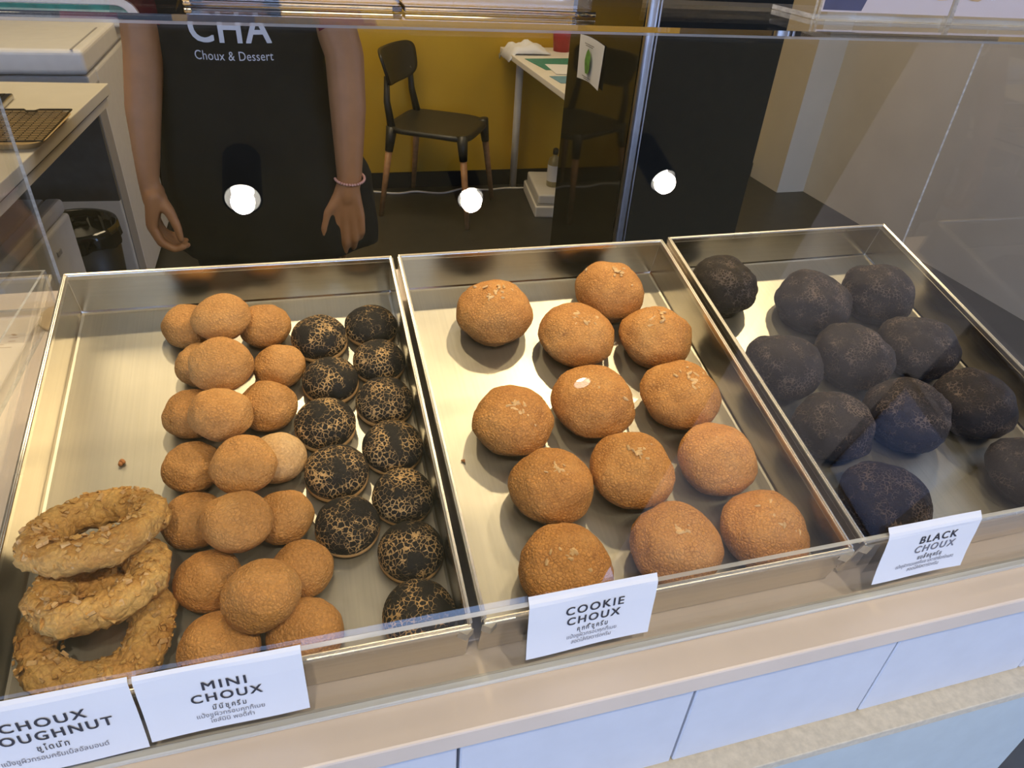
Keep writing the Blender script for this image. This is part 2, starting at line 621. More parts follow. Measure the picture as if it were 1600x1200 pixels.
b = MB(); b.prism([(-0.400, ZC + 0.0005), (0.0, ZC + 0.0005), (0.0, 0.992), (-0.400, 0.8965)], 0, -0.31, 0.645)
tag(b.build('display_wedge', M['worktop']), 'beige sloping wedge that props up the three steel trays', 'wedge')


def rrect(x0, x1, y0, y1, z, r, n=4):
    out = []
    for cx, cy, a0 in ((x1 - r, y1 - r, 0), (x0 + r, y1 - r, 90), (x0 + r, y0 + r, 180), (x1 - r, y0 + r, 270)):
        for k in range(n + 1):
            a = R(a0 + 90.0 * k / n)
            out.append((cx + r * math.cos(a), cy + r * math.sin(a), z))
    return out


def make_tray(x, y, ang, label):
    m = T @ Matrix.Translation((x, y, 0)) @ Matrix.Rotation(ang, 4, 'Z')
    t = empty('baking_tray', m, label, 'tray', 'steel baking trays')
    f = 0.0028
    W, L, H = TW, TL, TH
    b = MB()
    k = 0.0012
    secs = [
        rrect(0.0008, W - 0.0008, -L + 0.0008, -0.0008, -0.001, 0.002),
        rrect(f - k, W - f + k, -L + f - k, -f + k, -H, 0.002),
    ]
    # outside shell, then inside shell
    secs = secs[:1] + [rrect(f - k, W - f + k, -L + f - k, -f + k, -H - k, 0.002)]
    b.loft(secs, cap=False)
    inner = [rrect(0.0020, W - 0.0020, -L + 0.0020, -0.0020, -0.001, 0.001),
             rrect(f, W - f, -L + f, -f, -H + 0.003, 0.001),
             rrect(f + 0.0009, W - f - 0.0009, -L + f + 0.0009, -f - 0.0009, -H + 0.0009, 0.001),
             rrect(f + 0.003, W - f - 0.003, -L + f + 0.003, -f - 0.003, -H, 0.001)]
    b.loft(inner, cap=False)
    me_b = b.b
    # floor (inside) and underside as fine grids so the sheet can wave a little
    for zz, e in ((-H, f + 0.003), (-H - k, f - k)):
        n = 14
        g = [[(e + (W - 2 * e) * i / n, -L + e + (L - 2 * e) * j / n, zz) for i in range(n + 1)] for j in range(n + 1)]
        b.sheet(g)
    bmesh.ops.remove_doubles(me_b, verts=list(me_b.verts), dist=0.0002)
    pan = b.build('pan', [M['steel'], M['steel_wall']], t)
    for pl in pan.data.polygons:
        pl.material_index = 0 if abs(pl.normal.z) > 0.9 else 1
    # rolled rim: four hems with mitred ends, a bead along each
    for nm, p0, p1 in (('back', (0, 0), (W, 0)), ('front', (0, -L), (W, -L)), ('left', (0, 0), (0, -L)), ('right', (W, 0), (W, -L))):
        b = MB()
        if nm in ('back', 'front'):
            yy = p0[1]
            s = -1 if nm == 'back' else 1
            b.box(0.001, W - 0.001, min(yy, yy + s * 0.0045), max(yy, yy + s * 0.0045), -0.0065, 0.0, 0.0012, 2)
        else:
            xx = p0[0]
            s = 1 if nm == 'left' else -1
            b.box(min(xx, xx + s * 0.0045), max(xx, xx + s * 0.0045), -L + 0.004, -0.004, -0.0065, 0.0006, 0.0012, 2)
            xm = xx + s * 0.00225
            b.tube([(xm, -L + 0.003, 0.0004), (xm, -0.003, 0.0004)], 0.0011, 8)
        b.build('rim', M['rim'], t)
    # folded corner ears at the front
    for xx, s in ((0.0, -1), (W, 1)):
        b = MB()
        b.prism([(xx, -L + 0.0005), (xx - s * 0.006, -L - 0.0035), (xx - s * 0.012, -L + 0.0005)], 2, -0.012, -0.0015)
        b.build('corner_fold', M['steel'], t)
    return t


make_tray(-0.3349, 0, -0.0039, 'steel baking tray on the left holding doughnuts, golden and cracked black mini choux')
make_tray(0.0, 0, 0.0, 'middle steel baking tray holding large golden cookie choux')
make_tray(0.3379, 0.0035, 0.0083, 'steel baking tray on the right holding large plain black choux')

# ------------------------------------------------------------------ pastries
FLOOR = -TH + 0.0004
CH = {
 'M1': (-0.2225, -0.0536, 0.0272, 0.72, 0),
 'M2': (-0.1850, -0.0709, 0.0297, 0.61, 1),
 'M3': (-0.1475, -0.0626, 0.0272, 0.76, 0),
 'M4': (-0.1851, -0.1362, 0.0302, 0.65, 1),
 'M5': (-0.2087, -0.1088, 0.0256, 0.74, 0),
 'M6': (-0.1356, -0.1200, 0.0268, 0.65, 0),
 'M7': (-0.1480, -0.1728, 0.0281, 0.72, 0),
 'M8': (-0.2149, -0.1718, 0.0272, 0.68, 0),
 'M9': (-0.1868, -0.2000, 0.0284, 0.67, 1),
 'M10': (-0.2130, -0.2326, 0.0261, 0.68, 0),
 'M11': (-0.1669, -0.2546, 0.0287, 0.60, 1),
 'M12': (-0.1411, -0.2345, 0.0265, 0.68, 0),
 'M13': (-0.2101, -0.2878, 0.0266, 0.68, 0),
 'M14': (-0.1738, -0.3144, 0.0290, 0.70, 1),
 'M15': (-0.1387, -0.2968, 0.0259, 0.68, 0),
 'M16': (-0.1965, -0.3455, 0.0272, 0.70, 0),
 'M17': (-0.1274, -0.3485, 0.0263, 0.68, 0),
 'M18': (-0.1534, -0.3800, 0.0295, 0.68, 1),
 'M19': (-0.1884, -0.4029, 0.0304, 0.68, 0),
 'M20': (-0.1275, -0.4036, 0.0297, 0.68, 0),
 'B1': (-0.0935, -0.0837, 0.0294, 0.60, 0),
 'B2': (-0.0378, -0.0692, 0.0289, 0.52, 0),
 'B3': (-0.0873, -0.1448, 0.0284, 0.60, 0),
 'B4': (-0.0362, -0.1246, 0.0273, 0.61, 0),
 'B5': (-0.0970, -0.2005, 0.0290, 0.62, 0),
 'B6': (-0.0379, -0.1799, 0.0289, 0.59, 0),
 'B7': (-0.0913, -0.2572, 0.0289, 0.60, 0),
 'B8': (-0.0379, -0.2367, 0.0288, 0.60, 0),
 'B9': (-0.0873, -0.3132, 0.0280, 0.60, 0),
 'B10': (-0.0366, -0.2922, 0.0276, 0.60, 0),
 'B11': (-0.0378, -0.3472, 0.0282, 0.60, 0),
 'B12': (-0.0405, -0.4039, 0.0294, 0.60, 0),
 'C1': (0.0980, -0.0784, 0.0448, 0.68, 0),
 'C2': (0.2446, -0.0582, 0.0432, 0.72, 0),
 'C3': (0.1824, -0.1235, 0.0439, 0.62, 0),
 'C4': (0.2728, -0.1389, 0.0435, 0.68, 0),
 'C5': (0.1690, -0.2196, 0.0450, 0.62, 0),
 'C6': (0.2655, -0.2249, 0.0441, 0.66, 0),
 'C7': (0.0807, -0.2306, 0.0427, 0.63, 0),
 'C8': (0.1791, -0.3072, 0.0428, 0.66, 0),
 'C9': (0.0970, -0.3111, 0.0407, 0.68, 0),
 'C10': (0.2686, -0.3088, 0.0412, 0.71, 0),
 'C11': (0.0849, -0.3915, 0.0418, 0.66, 0),
 'C12': (0.1881, -0.3907, 0.0426, 0.66, 0),
 'C13': (0.2769, -0.3908, 0.0425, 0.66, 0),
 'K1': (0.3920, -0.0658, 0.0443, 0.75, 0),
 'K2': (0.5001, -0.1072, 0.0489, 0.65, 0),
 'K3': (0.5993, -0.1037, 0.0477, 0.68, 0),
 'K4': (0.4015, -0.2039, 0.0464, 0.68, 0),
 'K5': (0.4970, -0.2011, 0.0465, 0.68, 0),
 'K6': (0.5921, -0.1975, 0.0477, 0.64, 0),
 'K7': (0.4156, -0.2905, 0.0432, 0.67, 0),
 'K8': (0.5065, -0.2924, 0.0467, 0.74, 0),
 'K9': (0.6005, -0.2895, 0.0462, 0.70, 0),
 'K10': (0.4158, -0.3825, 0.0458, 0.60, 0),
 'K11': (0.6022, -0.3810, 0.0455, 0.59, 0),
}


def dome_mesh(r, cr, seed, seg=52, rings=34, lump=0.05, notch=0.0, zmax=None):
    rnd = random.Random(seed)
    off = Vector((rnd.uniform(-50, 50), rnd.uniform(-50, 50), rnd.uniform(-50, 50)))
    H = r * cr * 1.78
    h0 = 0.43 * H
    me_b = bmesh.new()
    prev = None
    ring_list = []
    for i in range(rings + 1):
        v = i / rings
        if v < 0.62:
            a = v / 0.62 * math.pi / 2
            rad = r * math.sin(a) ** 0.92
            z = h0 + (H - h0) * math.cos(a)
        else:
            a = (v - 0.62) / 0.38
            rad = r * (1 - 0.30 * a ** 2.2)
            z = h0 * (1 - a) ** 0.85
            if notch and 0.35 < a < 0.8:
                rad -= notch * r * math.sin((a - 0.35) / 0.45 * math.pi)
        ring = []
        for kk in range(seg):
            t = 2 * math.pi * kk / seg
            d = Vector((math.cos(t) * math.sin(min(v * 2, 1.9)), math.sin(t) * math.sin(min(v * 2, 1.9)), math.cos(v * 2.4)))
            n1 = noise.noise(d * 1.5 + off) * lump
            n2 = noise.noise(d * 4.5 + off) * lump * 0.32
            n3 = noise.noise(d * 13 + off) * lump * 0.12
            q = 1 + n1 + n2 + n3
            if i == 0:
                if kk == 0:
                    ring.append(me_b.verts.new((0, 0, H * (1 + noise.noise(Vector((0, 0, 1)) * 1.5 + off) * lump))))
                continue
            zq = z * (q if z > h0 * 0.5 else 1)
            ring.append(me_b.verts.new((rad * math.cos(t) * q, rad * math.sin(t) * q, max(zq, 0.0))))
        ring_list.append(ring)
    for A, B in zip(ring_list[:-1], ring_list[1:]):
        for kk in range(seg):
            k2 = (kk + 1) % seg
            if len(A) == 1:
                me_b.faces.new((A[0], B[kk], B[k2]))
            else:
                me_b.faces.new((A[kk], B[kk], B[k2], A[k2]))
    me_b.faces.new(ring_list[-1][::-1])
    mx = max(math.hypot(v.co.x, v.co.y) for v in me_b.verts)
    for v in me_b.verts:
        v.co.x *= r / mx
        v.co.y *= r / mx
    bmesh.ops.recalc_face_normals(me_b, faces=list(me_b.faces))
    me = bpy.data.meshes.new('dome')
    me_b.to_mesh(me)
    me_b.free()
    return me, H


def crumbs(n, place, size, seed, parent, name, m, chip=False):
    rnd = random.Random(seed)
    b = MB()
    for _ in range(n):
        p, nrm = place(rnd)
        s = size * rnd.uniform(0.5, 1.35)
        r = bmesh.ops.create_cube(b.b, size=1.5) if chip else bmesh.ops.create_icosphere(b.b, subdivisions=1, radius=1.0)
        q = nrm.to_track_quat('Z', 'Y').to_matrix().to_4x4()
        mat = Matrix.Translation(p) @ q @ Matrix.Rotation(rnd.uniform(0, 6.28), 4, 'Z') @ Matrix.Diagonal((s * rnd.uniform(0.8, 1.6), s * rnd.uniform(0.45, 0.8), s * rnd.uniform(0.3, 0.6), 1))
        bmesh.ops.transform(b.b, matrix=mat, verts=r['verts'])
        for v in r['verts']:
            v.co += Vector((rnd.uniform(-1, 1), rnd.uniform(-1, 1), rnd.uniform(-1, 1))) * s * (0.35 if chip else 0.16)
    o = b.build(name, m, parent)
    o['kind'] = 'stuff'
    return o


LAB = {
 'M1': 'golden mini choux lowest layer, back left of the golden pile behind the top buns',
 'M2': 'golden mini choux on top of the pile nearest the tray back wall',
 'M3': 'golden mini choux at the back right of the pile beside a cracked black choux',
 'M4': 'golden mini choux second from the back in the top layer of the pile',
 'M5': 'small golden mini choux almost hidden on the left under the second top bun',
 'M6': 'golden mini choux right side of the pile, second from the back on the tray',
 'M7': 'golden mini choux right side of the pile, third from the back on the tray',
 'M8': 'golden mini choux left side of the pile, third from the back, half covered',
 'M9': 'golden mini choux third from the back in the top layer, midway along the pile',
 'M10': 'golden mini choux left side of the pile, fourth from the back on the tray',
 'M11': 'golden mini choux fourth from the back in the top layer, leaning right',
 'M12': 'palest creamy mini choux on the right of the pile, mostly covered',
 'M13': 'golden mini choux left side of the pile beside the topmost doughnut',
 'M14': 'golden mini choux fifth from the back in the top layer of the pile',
 'M15': 'golden mini choux right side of the pile beside the black column, fifth row',
 'M16': 'darker golden mini choux beside the middle doughnut, left side of the pile',
 'M17': 'golden mini choux at the right of the pile, second from the front',
 'M18': 'golden mini choux nearest the customer in the top layer, large and round',
 'M19': 'brown golden mini choux at the front left of the pile behind its paper label',
 'M20': 'golden mini choux at the front right of the pile against the tray front',
 'B1': 'cracked black mini choux, back of the left black column beside the golden pile',
 'B2': 'cracked black mini choux in the far back right corner of the left tray',
 'B3': 'cracked black mini choux, second from the back in the left black column',
 'B4': 'cracked black mini choux, second from the back along the tray right wall',
 'B5': 'darkest cracked black mini choux with a pale scar, third in the left column',
 'B6': 'cracked black mini choux, third from the back along the tray right wall',
 'B7': 'cracked black mini choux, fourth from the back in the left black column',
 'B8': 'cracked black mini choux with a golden gash, fourth along the tray right wall',
 'B9': 'cracked black mini choux, front end of the left black column, finely crackled',
 'B10': 'cracked black mini choux, fifth from the back along the tray right wall',
 'B11': 'cracked black mini choux, second from the front along the tray right wall',
 'B12': 'cracked black mini choux at the front right corner, with large golden patches',
 'C1': 'golden cookie choux standing alone at the back left of the middle tray',
 'C2': 'golden cookie choux nearest the back right corner of the middle tray',
 'C3': 'golden cookie choux just in front of the two back ones, left of pair',
 'C4': 'golden cookie choux against the right wall, second from the back',
 'C5': 'golden cookie choux in the centre of the tray, third row from back',
 'C6': 'golden cookie choux against the right wall, third from the back',
 'C7': 'golden cookie choux on the left side, second from the front there',
 'C8': 'golden cookie choux in the centre, second from the front, nut crumbs on top',
 'C9': 'golden cookie choux with a fold, left side behind the front left one',
 'C10': 'golden cookie choux against the right wall, second from the front',
 'C11': 'golden cookie choux at the front left, directly behind the cookie choux label',
 'C12': 'golden cookie choux in the middle of the front row with a sloping side',
 'C13': 'golden cookie choux in the front right corner of the middle tray',
 'K1': 'round black choux alone in the back left corner of the right tray',
 'K2': 'wide black choux at the back centre of the right tray',
 'K3': 'black choux with a side fold at the back right of the right tray',
 'K4': 'black choux against the left wall of the right tray, second row',
 'K5': 'black choux in the centre of the second row in the right tray',
 'K6': 'black choux at the right end of the second row in the right tray',
 'K7': 'black choux with brown streaks against the left wall, third row',
 'K8': 'black choux in the centre of the third row in the right tray',
 'K9': 'brownish black choux at the right end of the third row',
 'K10': 'large black choux at the front left, just behind the black choux label',
 'K11': 'black choux at the front right corner, partly cut by the photo edge',
}
GRP = {'M': 'golden mini choux in the left tray', 'B': 'cracked black mini choux in the left tray',
       'C': 'cookie choux in the middle tray', 'K': 'black choux in the right tray'}
NM = {'M': 'mini_choux', 'B': 'cracked_mini_choux', 'C': 'cookie_choux', 'K': 'black_choux'}
for i, (k, (x, y, r, cr, layer)) in enumerate(CH.items()):
    t = k[0]
    rnd = random.Random(100 + i)
    lump = {'M': 0.068, 'B': 0.035, 'C': 0.072, 'K': 0.085}[t]
    me, H = dome_mesh(r, cr, 10 + i, lump=lump, notch={'C': 0.045, 'K': 0.05, 'M': 0.02}.get(t, 0.0))
    z = FLOOR
    tilt = Matrix.Identity(4)
    if layer:
        z = FLOOR + 0.0265
        tilt = Matrix.Rotation(R(rnd.uniform(-9, 9)), 4, 'X') @ Matrix.Rotation(R(rnd.uniform(-9, 9)), 4, 'Y')
    m = T @ Matrix.Translation((x, y, z)) @ tilt @ Matrix.Rotation(rnd.uniform(0, 6.28), 4, 'Z')
    mat = M['pale_golden'] if k == 'M12' else M[{'M': 'golden', 'B': 'mini_black', 'C': 'cookie', 'K': 'big_black'}[t]]
    o = link(NM[t], me, mat, smooth=True)
    o.matrix_world = m
    tag(o, LAB[k], 'choux', GRP[t])
    if t == 'B':
        b = MB()
        q = 0.965
        b.lathe([(0.0, 0.0003), (r * 0.80, 0.0003), (r * 0.93, 0.0030), (r * 0.985, 0.0062), (r * 0.93, 0.0092), (0.0, 0.0095)], 36)
        b.build('dough_base', M['tan_base'], o, smooth=True)
    if t == 'C':
        def place(rn, r=r, H=H):
            a = rn.uniform(0, 6.28)
            q = min(abs(rn.gauss(0, 0.26)), 0.8)
            h0 = 0.43 * H
            zz = h0 + (H - h0) * math.sqrt(max(0, 1 - q * q))
            p = Vector((q * r * math.cos(a), q * r * math.sin(a), zz))
            nn = Vector((q * math.cos(a), q * math.sin(a), 1.1 * math.sqrt(1 - q * q)))
            return p, nn.normalized()
        crumbs(rnd.randint(9, 16), place, 0.0026, i, o, 'nut_crumb', M['crumb'])


def ring_mesh(Rm, rt, seed, squash=0.9, gap=0.0):
    off = Vector((seed * 7.3, seed * 3.1, 5.0))
    me_b = bmesh.new()
    nu, nv = 84, 30
    vs = []
    for i in range(nu):
        u = 2 * math.pi * i / nu
        row = []
        for j in range(nv):
            v = 2 * math.pi * j / nv
            c = Vector((math.cos(u), math.sin(u), 0))
            n = c * math.cos(v) + Vector((0, 0, squash * math.sin(v)))
            p = c * Rm + n * rt
            w = 1 + 0.20 * noise.noise(c * 1.6 + off)
            d = 0.24 * noise.noise(p * 60 + off) + 0.20 * noise.noise(p * 170 + off) + 0.12 * noise.noise(p * 380 + off)
            p = c * (Rm * (1 + 0.05 * noise.noise(c * 1.2 + off * 2))) + n * rt * (w + d)
            row.append(me_b.verts.new(p))
        vs.append(row)
    for i in range(nu):
        for j in range(nv):
            me_b.faces.new((vs[i][j], vs[(i + 1) % nu][j], vs[(i + 1) % nu][(j + 1) % nv], vs[i][(j + 1) % nv]))
    bmesh.ops.recalc_face_normals(me_b, faces=list(me_b.faces))
    me = bpy.data.meshes.new('ring')
    me_b.to_mesh(me)
    me_b.free()
    return me


for nm, x, y, z, Rm, rt, tx, ty, rz, lab in (
        ('D3', -0.2720, -0.3745, 0.0190, 0.0375, 0.0150, 3, 0, 0.4, 'almond crumbed choux doughnut lying flat at the tray front, lowest of three'),
        ('D2', -0.2660, -0.3480, 0.0430, 0.0335, 0.0140, -24, 4, 1.9, 'almond crumbed choux doughnut leaning between two others, middle of three'),
        ('D1', -0.2720, -0.3060, 0.0500, 0.0375, 0.0142, -31, 4, 3.3, 'almond crumbed choux doughnut on top and farthest back, wide open hole')):
    o = link('choux_doughnut', ring_mesh(Rm, rt, len(nm) + x * 100 + rz), M['dough'], smooth=True)
    o.matrix_world = T @ Matrix.Translation((x, y, -TH + z)) @ Matrix.Rotation(R(tx), 4, 'X') @ Matrix.Rotation(R(-ty), 4, 'Y') @ Matrix.Rotation(rz, 4, 'Z')
    tag(o, lab, 'doughnut', 'choux doughnuts in the left tray')

    def place(rn, Rm=Rm, rt=rt):
        u = rn.uniform(0, 6.28)
        v = R(rn.uniform(-10, 200))
        c = Vector((math.cos(u), math.sin(u), 0))
        n = (c * math.cos(v) + Vector((0, 0, math.sin(v)))).normalized()
        return c * Rm + n * rt * 0.98, n
    crumbs(80, place, 0.0024, int(rz * 10), o, 'almond_crumb', M['crumb'], True)
    crumbs(190, place, 0.0022, int(rz * 10) + 1, o, 'streusel_crumb', M['dough'], True)

for x, y, s, lab in ((-0.2750, -0.2090, 0.0035, 'brown pastry crumb lying on the bare floor of the left tray'),
                     (0.0270, -0.2560, 0.0020, 'tiny brown crumb on the bare left floor of the middle tray')):
    b = MB()
    rn = random.Random(int(abs(x) * 1000))
    for _ in range(5):
        b.ball((rn.uniform(-s, s) * 0.6, rn.uniform(-s, s) * 0.6, s * 0.45 + rn.uniform(0, s) * 0.3), s * rn.uniform(0.4, 0.7), seg=8)
    o = b.build('pastry_crumb', M['brown_crumb'])
    o.matrix_world = T @ Matrix.Translation((x, y, FLOOR))
    tag(o, lab, 'crumb')

# ------------------------------------------------------------------ acrylic sneeze guard
BY, BZ = -0.434, 0.9715        # the bend between the upright lip and the sloping pane
SL = R(53.6)
TY, TZ = -0.1845, BZ + (0.434 - 0.1845) * math.tan(SL)
GX0, GX1 = -0.342, 0.714
guard = empty('sneeze_guard', Matrix.Identity(4), 'clear acrylic sneeze guard with sloping front pane enclosing the trays', 'sneeze guard')
th = 0.004
ny, nz = math.sin(SL) * th, -math.cos(SL) * th


def pane(name, poly, x0, x1, nbig=2):
    # poly in YZ; faces: the two large faces get clear acrylic, the thin edges get the edge material
    b = MB()
    b.prism(poly, 0, x0, x1)
    me = b.mesh()
    o = link(name, me, [M['acrylic'], M['edge']], guard)
    return o


def edge_faces(o, big_area):
    for p in o.data.polygons:
        p.material_index = 0 if p.area > big_area else 1


o = pane('front_pane', [(BY, BZ), (TY, TZ), (TY + ny, TZ + nz), (BY + ny, BZ + nz)], GX0, GX1)
edge_faces(o, 0.02)
o = pane('front_lip', [(BY, ZC + 0.0006), (BY, BZ - 0.0002), (BY + th, BZ - 0.0002), (BY + th, ZC + 0.0006)], GX0, GX1)
edge_faces(o, 0.02)
b = MB(); b.box(GX0, GX1, BY - 0.007, BY - 0.0002, ZC + 0.0006, ZC + 0.0050, 0.001, 1)
b.build('foot_strip', M['edge'], guard)
SZ0 = TZ + 0.0004
SZ1 = SZ0 + 0.0040
for x0 in (GX0, GX1 - 0.003):
    yb = 0.004
    poly = [(BY + th + 0.001, ZC + 0.0006), (BY + th + 0.001, BZ - 0.002), (TY + ny + 0.002, TZ - 0.004), (yb, TZ - 0.004), (yb, ZC + 0.0006)]
    o = pane('end_panel', poly, x0, x0 + 0.003)
    edge_faces(o, 0.05)
o = pane('top_shelf', [(TY - 0.002, SZ0), (TY - 0.002, SZ1), (0.0, SZ1), (0.0, SZ0)], GX0 - 0.02, GX1 + 0.02)
o.data.materials.append(M['edge_glass'])
for p in o.data.polygons:
    p.material_index = 0 if abs(p.normal.z) > 0.9 else 2

# ------------------------------------------------------------------ paper labels with lettering


def text_mesh(body, size, bold=0.0, space=1.0, align='CENTER', line=1.0):
    cu = bpy.data.curves.new('t', 'FONT')
    cu.body = body
    cu.size = size
    cu.align_x = align
    cu.space_character = space
    cu.offset = bold * size
    cu.resolution_u = 4
    o = bpy.data.objects.new('t', cu)
    COL.objects.link(o)
    dg = bpy.context.evaluated_depsgraph_get()
    me = bpy.data.meshes.new_from_object(o.evaluated_get(dg))
    bpy.data.objects.remove(o)
    bpy.data.curves.remove(cu)
    return me


def text_on(name, body, size, pos, fn, m, parent, bold=0.0, space=1.0, width=None, off=0.0004):
    me = text_mesh(body, size, 0.0, space)
    xs = [v.co.x for v in me.vertices] or [0, 1]
    sx = 1.0
    if width:
        sx = width / (max(xs) - min(xs))
    mid = (max(xs) + min(xs)) / 2
    src = [(v.co.x, v.co.y) for v in me.vertices]
    fcs = [tuple(p.vertices) for p in me.polygons]
    bpy.data.meshes.remove(me)
    # a bold weight is the letterform laid down a few times with a hair's shift
    vs, fs = [], []
    d = bold * size
    for i, (dx, dy) in enumerate([(0, 0)] if not bold else [(-d, -d * 0.6), (d, -d * 0.6), (-d, d * 0.6), (d, d * 0.6), (0, 0)]):
        n0 = len(vs)
        vs += [fn(pos[0] + (x - mid) * sx + dx, pos[1] + y + dy, off + i * 0.00003) for x, y in src]
        fs += [tuple(q + n0 for q in f) for f in fcs]
    me = bpy.data.meshes.new('text')
    me.from_pydata(vs, [], fs)
    return link(name, me, m, parent)


def make_label(x0, x1, ztop, zbot, curl, curl_l, lines, label):
    m = Matrix.Identity(4)

    def fn(x, z, off):
        # z is the height measured along the upright lip; above the bend the paper follows the slope
        y = BY - 0.0012
        u = (x - x0) / (x1 - x0)
        zz = z
        zb = BZ + 0.0006
        if z > zb:
            d = z - zb
            a = SL
            q = min(1.0, d / 0.003)
            y += d * math.cos(a) * q
            zz = zb + d * (1 - q + q * math.sin(a))
        else:
            d = (zb - z) / 0.06
            c = curl * (1 - u) * curl_l + curl * u * (2 - curl_l)
            y -= 0.001 * min(d * 4, 1) + c * max(d, 0) ** 2
        # a gentle ripple across the sheet
        y -= 0.0007 * math.sin(u * 5.0 + x0 * 40) * (1 if z < BZ else 0.2)
        return Vector((x, y - off, zz))
    b = MB()
    n, k = 22, 20
    g = []
    for i in range(n + 1):
        z = ztop + (zbot - ztop) * i / n
        g.append([fn(x0 + (x1 - x0) * j / k, z, 0) for j in range(k + 1)])
    b.sheet(g)
    b.solid(0.0002)
    o = b.build('price_label', M['paper'], smooth=False)
    tag(o, label, 'label', 'paper name labels on the acrylic lip')
    for nm, body, size, x, z, width, mat, bold in lines:
        text_on(nm, body, size, (x, z), fn, M[mat], o, bold, 1.25 if bold else 1.0, width)
    return o


TH1 = '\u0e41\u0e1b\u0e49\u0e07\u0e0a\u0e39\u0e1c\u0e34\u0e27\u0e01\u0e23\u0e2d\u0e1a\u0e04\u0e38\u0e01\u0e01\u0e35\u0e49\u0e40\u0e19\u0e22'
make_label(-0.334, -0.231, 0.9775, 0.909, 0.004, 1.0, [
    ('lettering', 'CHOUX', 0.0120, -0.282, 0.9515, 0.047, 'ink', 0.020),
    ('lettering', 'DOUGHNUT', 0.0120, -0.282, 0.9390, 0.072, 'ink', 0.020),
    ('thai_lettering', '\u0e0a\u0e39\u0e42\u0e14\u0e19\u0e31\u0e17', 0.0075, -0.2825, 0.9290, 0.018, 'ink', 0.004),
    ('thai_lettering', '\u0e41\u0e1b\u0e49\u0e07\u0e0a\u0e39\u0e1c\u0e34\u0e27\u0e01\u0e23\u0e2d\u0e1a\u0e04\u0e23\u0e31\u0e21\u0e40\u0e1a\u0e34\u0e49\u0e25\u0e2d\u0e31\u0e25\u0e21\u0e2d\u0e19\u0e14\u0e4c', 0.0060, -0.283, 0.9205, 0.061, 'grey_ink', 0.0)],
    'white CHOUX DOUGHNUT paper label at the far left end of the acrylic lip')
make_label(-0.2285, -0.127, 0.9770, 0.9140, 0.004, 1.2, [
    ('lettering', 'MINI', 0.0115, -0.177, 0.9535, 0.027, 'ink', 0.020),
    ('lettering', 'CHOUX', 0.0115, -0.177, 0.9415, 0.044, 'ink', 0.020),
    ('thai_lettering', '\u0e21\u0e34\u0e19\u0e34\u0e0a\u0e39\u0e04\u0e23\u0e35\u0e21', 0.0070, -0.177, 0.9325, 0.021, 'ink', 0.004),
    ('thai_lettering', TH1, 0.0055, -0.177, 0.9260, 0.043, 'grey_ink', 0.0),
    ('thai_lettering', '\u0e44\u0e0b\u0e2a\u0e4c\u0e21\u0e34\u0e19\u0e34 \u0e1e\u0e2d\u0e14\u0e35\u0e04\u0e33', 0.0055, -0.177, 0.9200, 0.028, 'grey_ink', 0.0)],
    'white MINI CHOUX paper label in front of the golden pile')
make_label(0.031, 0.133, 0.9795, 0.9170, 0.004, 1.2, [
    ('lettering', 'COOKIE', 0.0115, 0.0835, 0.9560, 0.0465, 'ink', 0.020),
    ('lettering', 'CHOUX', 0.0115, 0.0835, 0.9445, 0.0430, 'ink', 0.020),
    ('thai_lettering', '\u0e04\u0e38\u0e01\u0e01\u0e35\u0e49\u0e0a\u0e39\u0e04\u0e23\u0e35\u0e21', 0.0070, 0.0835, 0.9360, 0.025, 'ink', 0.004),
    ('thai_lettering', TH1, 0.0055, 0.0835, 0.9295, 0.041, 'grey_ink', 0.0),
    ('thai_lettering', '\u0e2a\u0e2d\u0e14\u0e44\u0e2a\u0e49\u0e04\u0e31\u0e2a\u0e15\u0e32\u0e23\u0e4c\u0e14\u0e04\u0e23\u0e35\u0e21', 0.0055, 0.0835, 0.9235, 0.033, 'grey_ink', 0.0)],
    'white COOKIE CHOUX paper label in front of the middle tray')
make_label(0.345, 0.4425, 0.9800, 0.9185, 0.005, 1.0, [
    ('lettering', 'BLACK', 0.0115, 0.4015, 0.9570, 0.040, 'ink', 0.020),
    ('lettering', 'CHOUX', 0.0115, 0.4015, 0.9460, 0.043, 'grey_ink', 0.012),
    ('thai_lettering', '\u0e41\u0e1a\u0e25\u0e47\u0e04\u0e0a\u0e39\u0e04\u0e23\u0e35\u0e21', 0.0070, 0.4000, 0.9375, 0.026, 'ink', 0.004),
    ('thai_lettering', TH1 + ' \u0e23\u0e2a\u0e14\u0e32\u0e23\u0e4c\u0e01\u0e0a\u0e47\u0e2d\u0e01\u0e42\u0e01\u0e41\u0e25\u0e15', 0.0055, 0.3970, 0.9315, 0.063, 'grey_ink', 0.0),
    ('thai_lettering', '\u0e2a\u0e2d\u0e14\u0e44\u0e2a\u0e49\u0e04\u0e31\u0e2a\u0e15\u0e32\u0e23\u0e4c\u0e14\u0e04\u0e23\u0e35\u0e21', 0.0055, 0.3970, 0.9260, 0.035, 'grey_ink', 0.0)],
    'white BLACK CHOUX paper label curling at its lower corner, in front of the right tray')
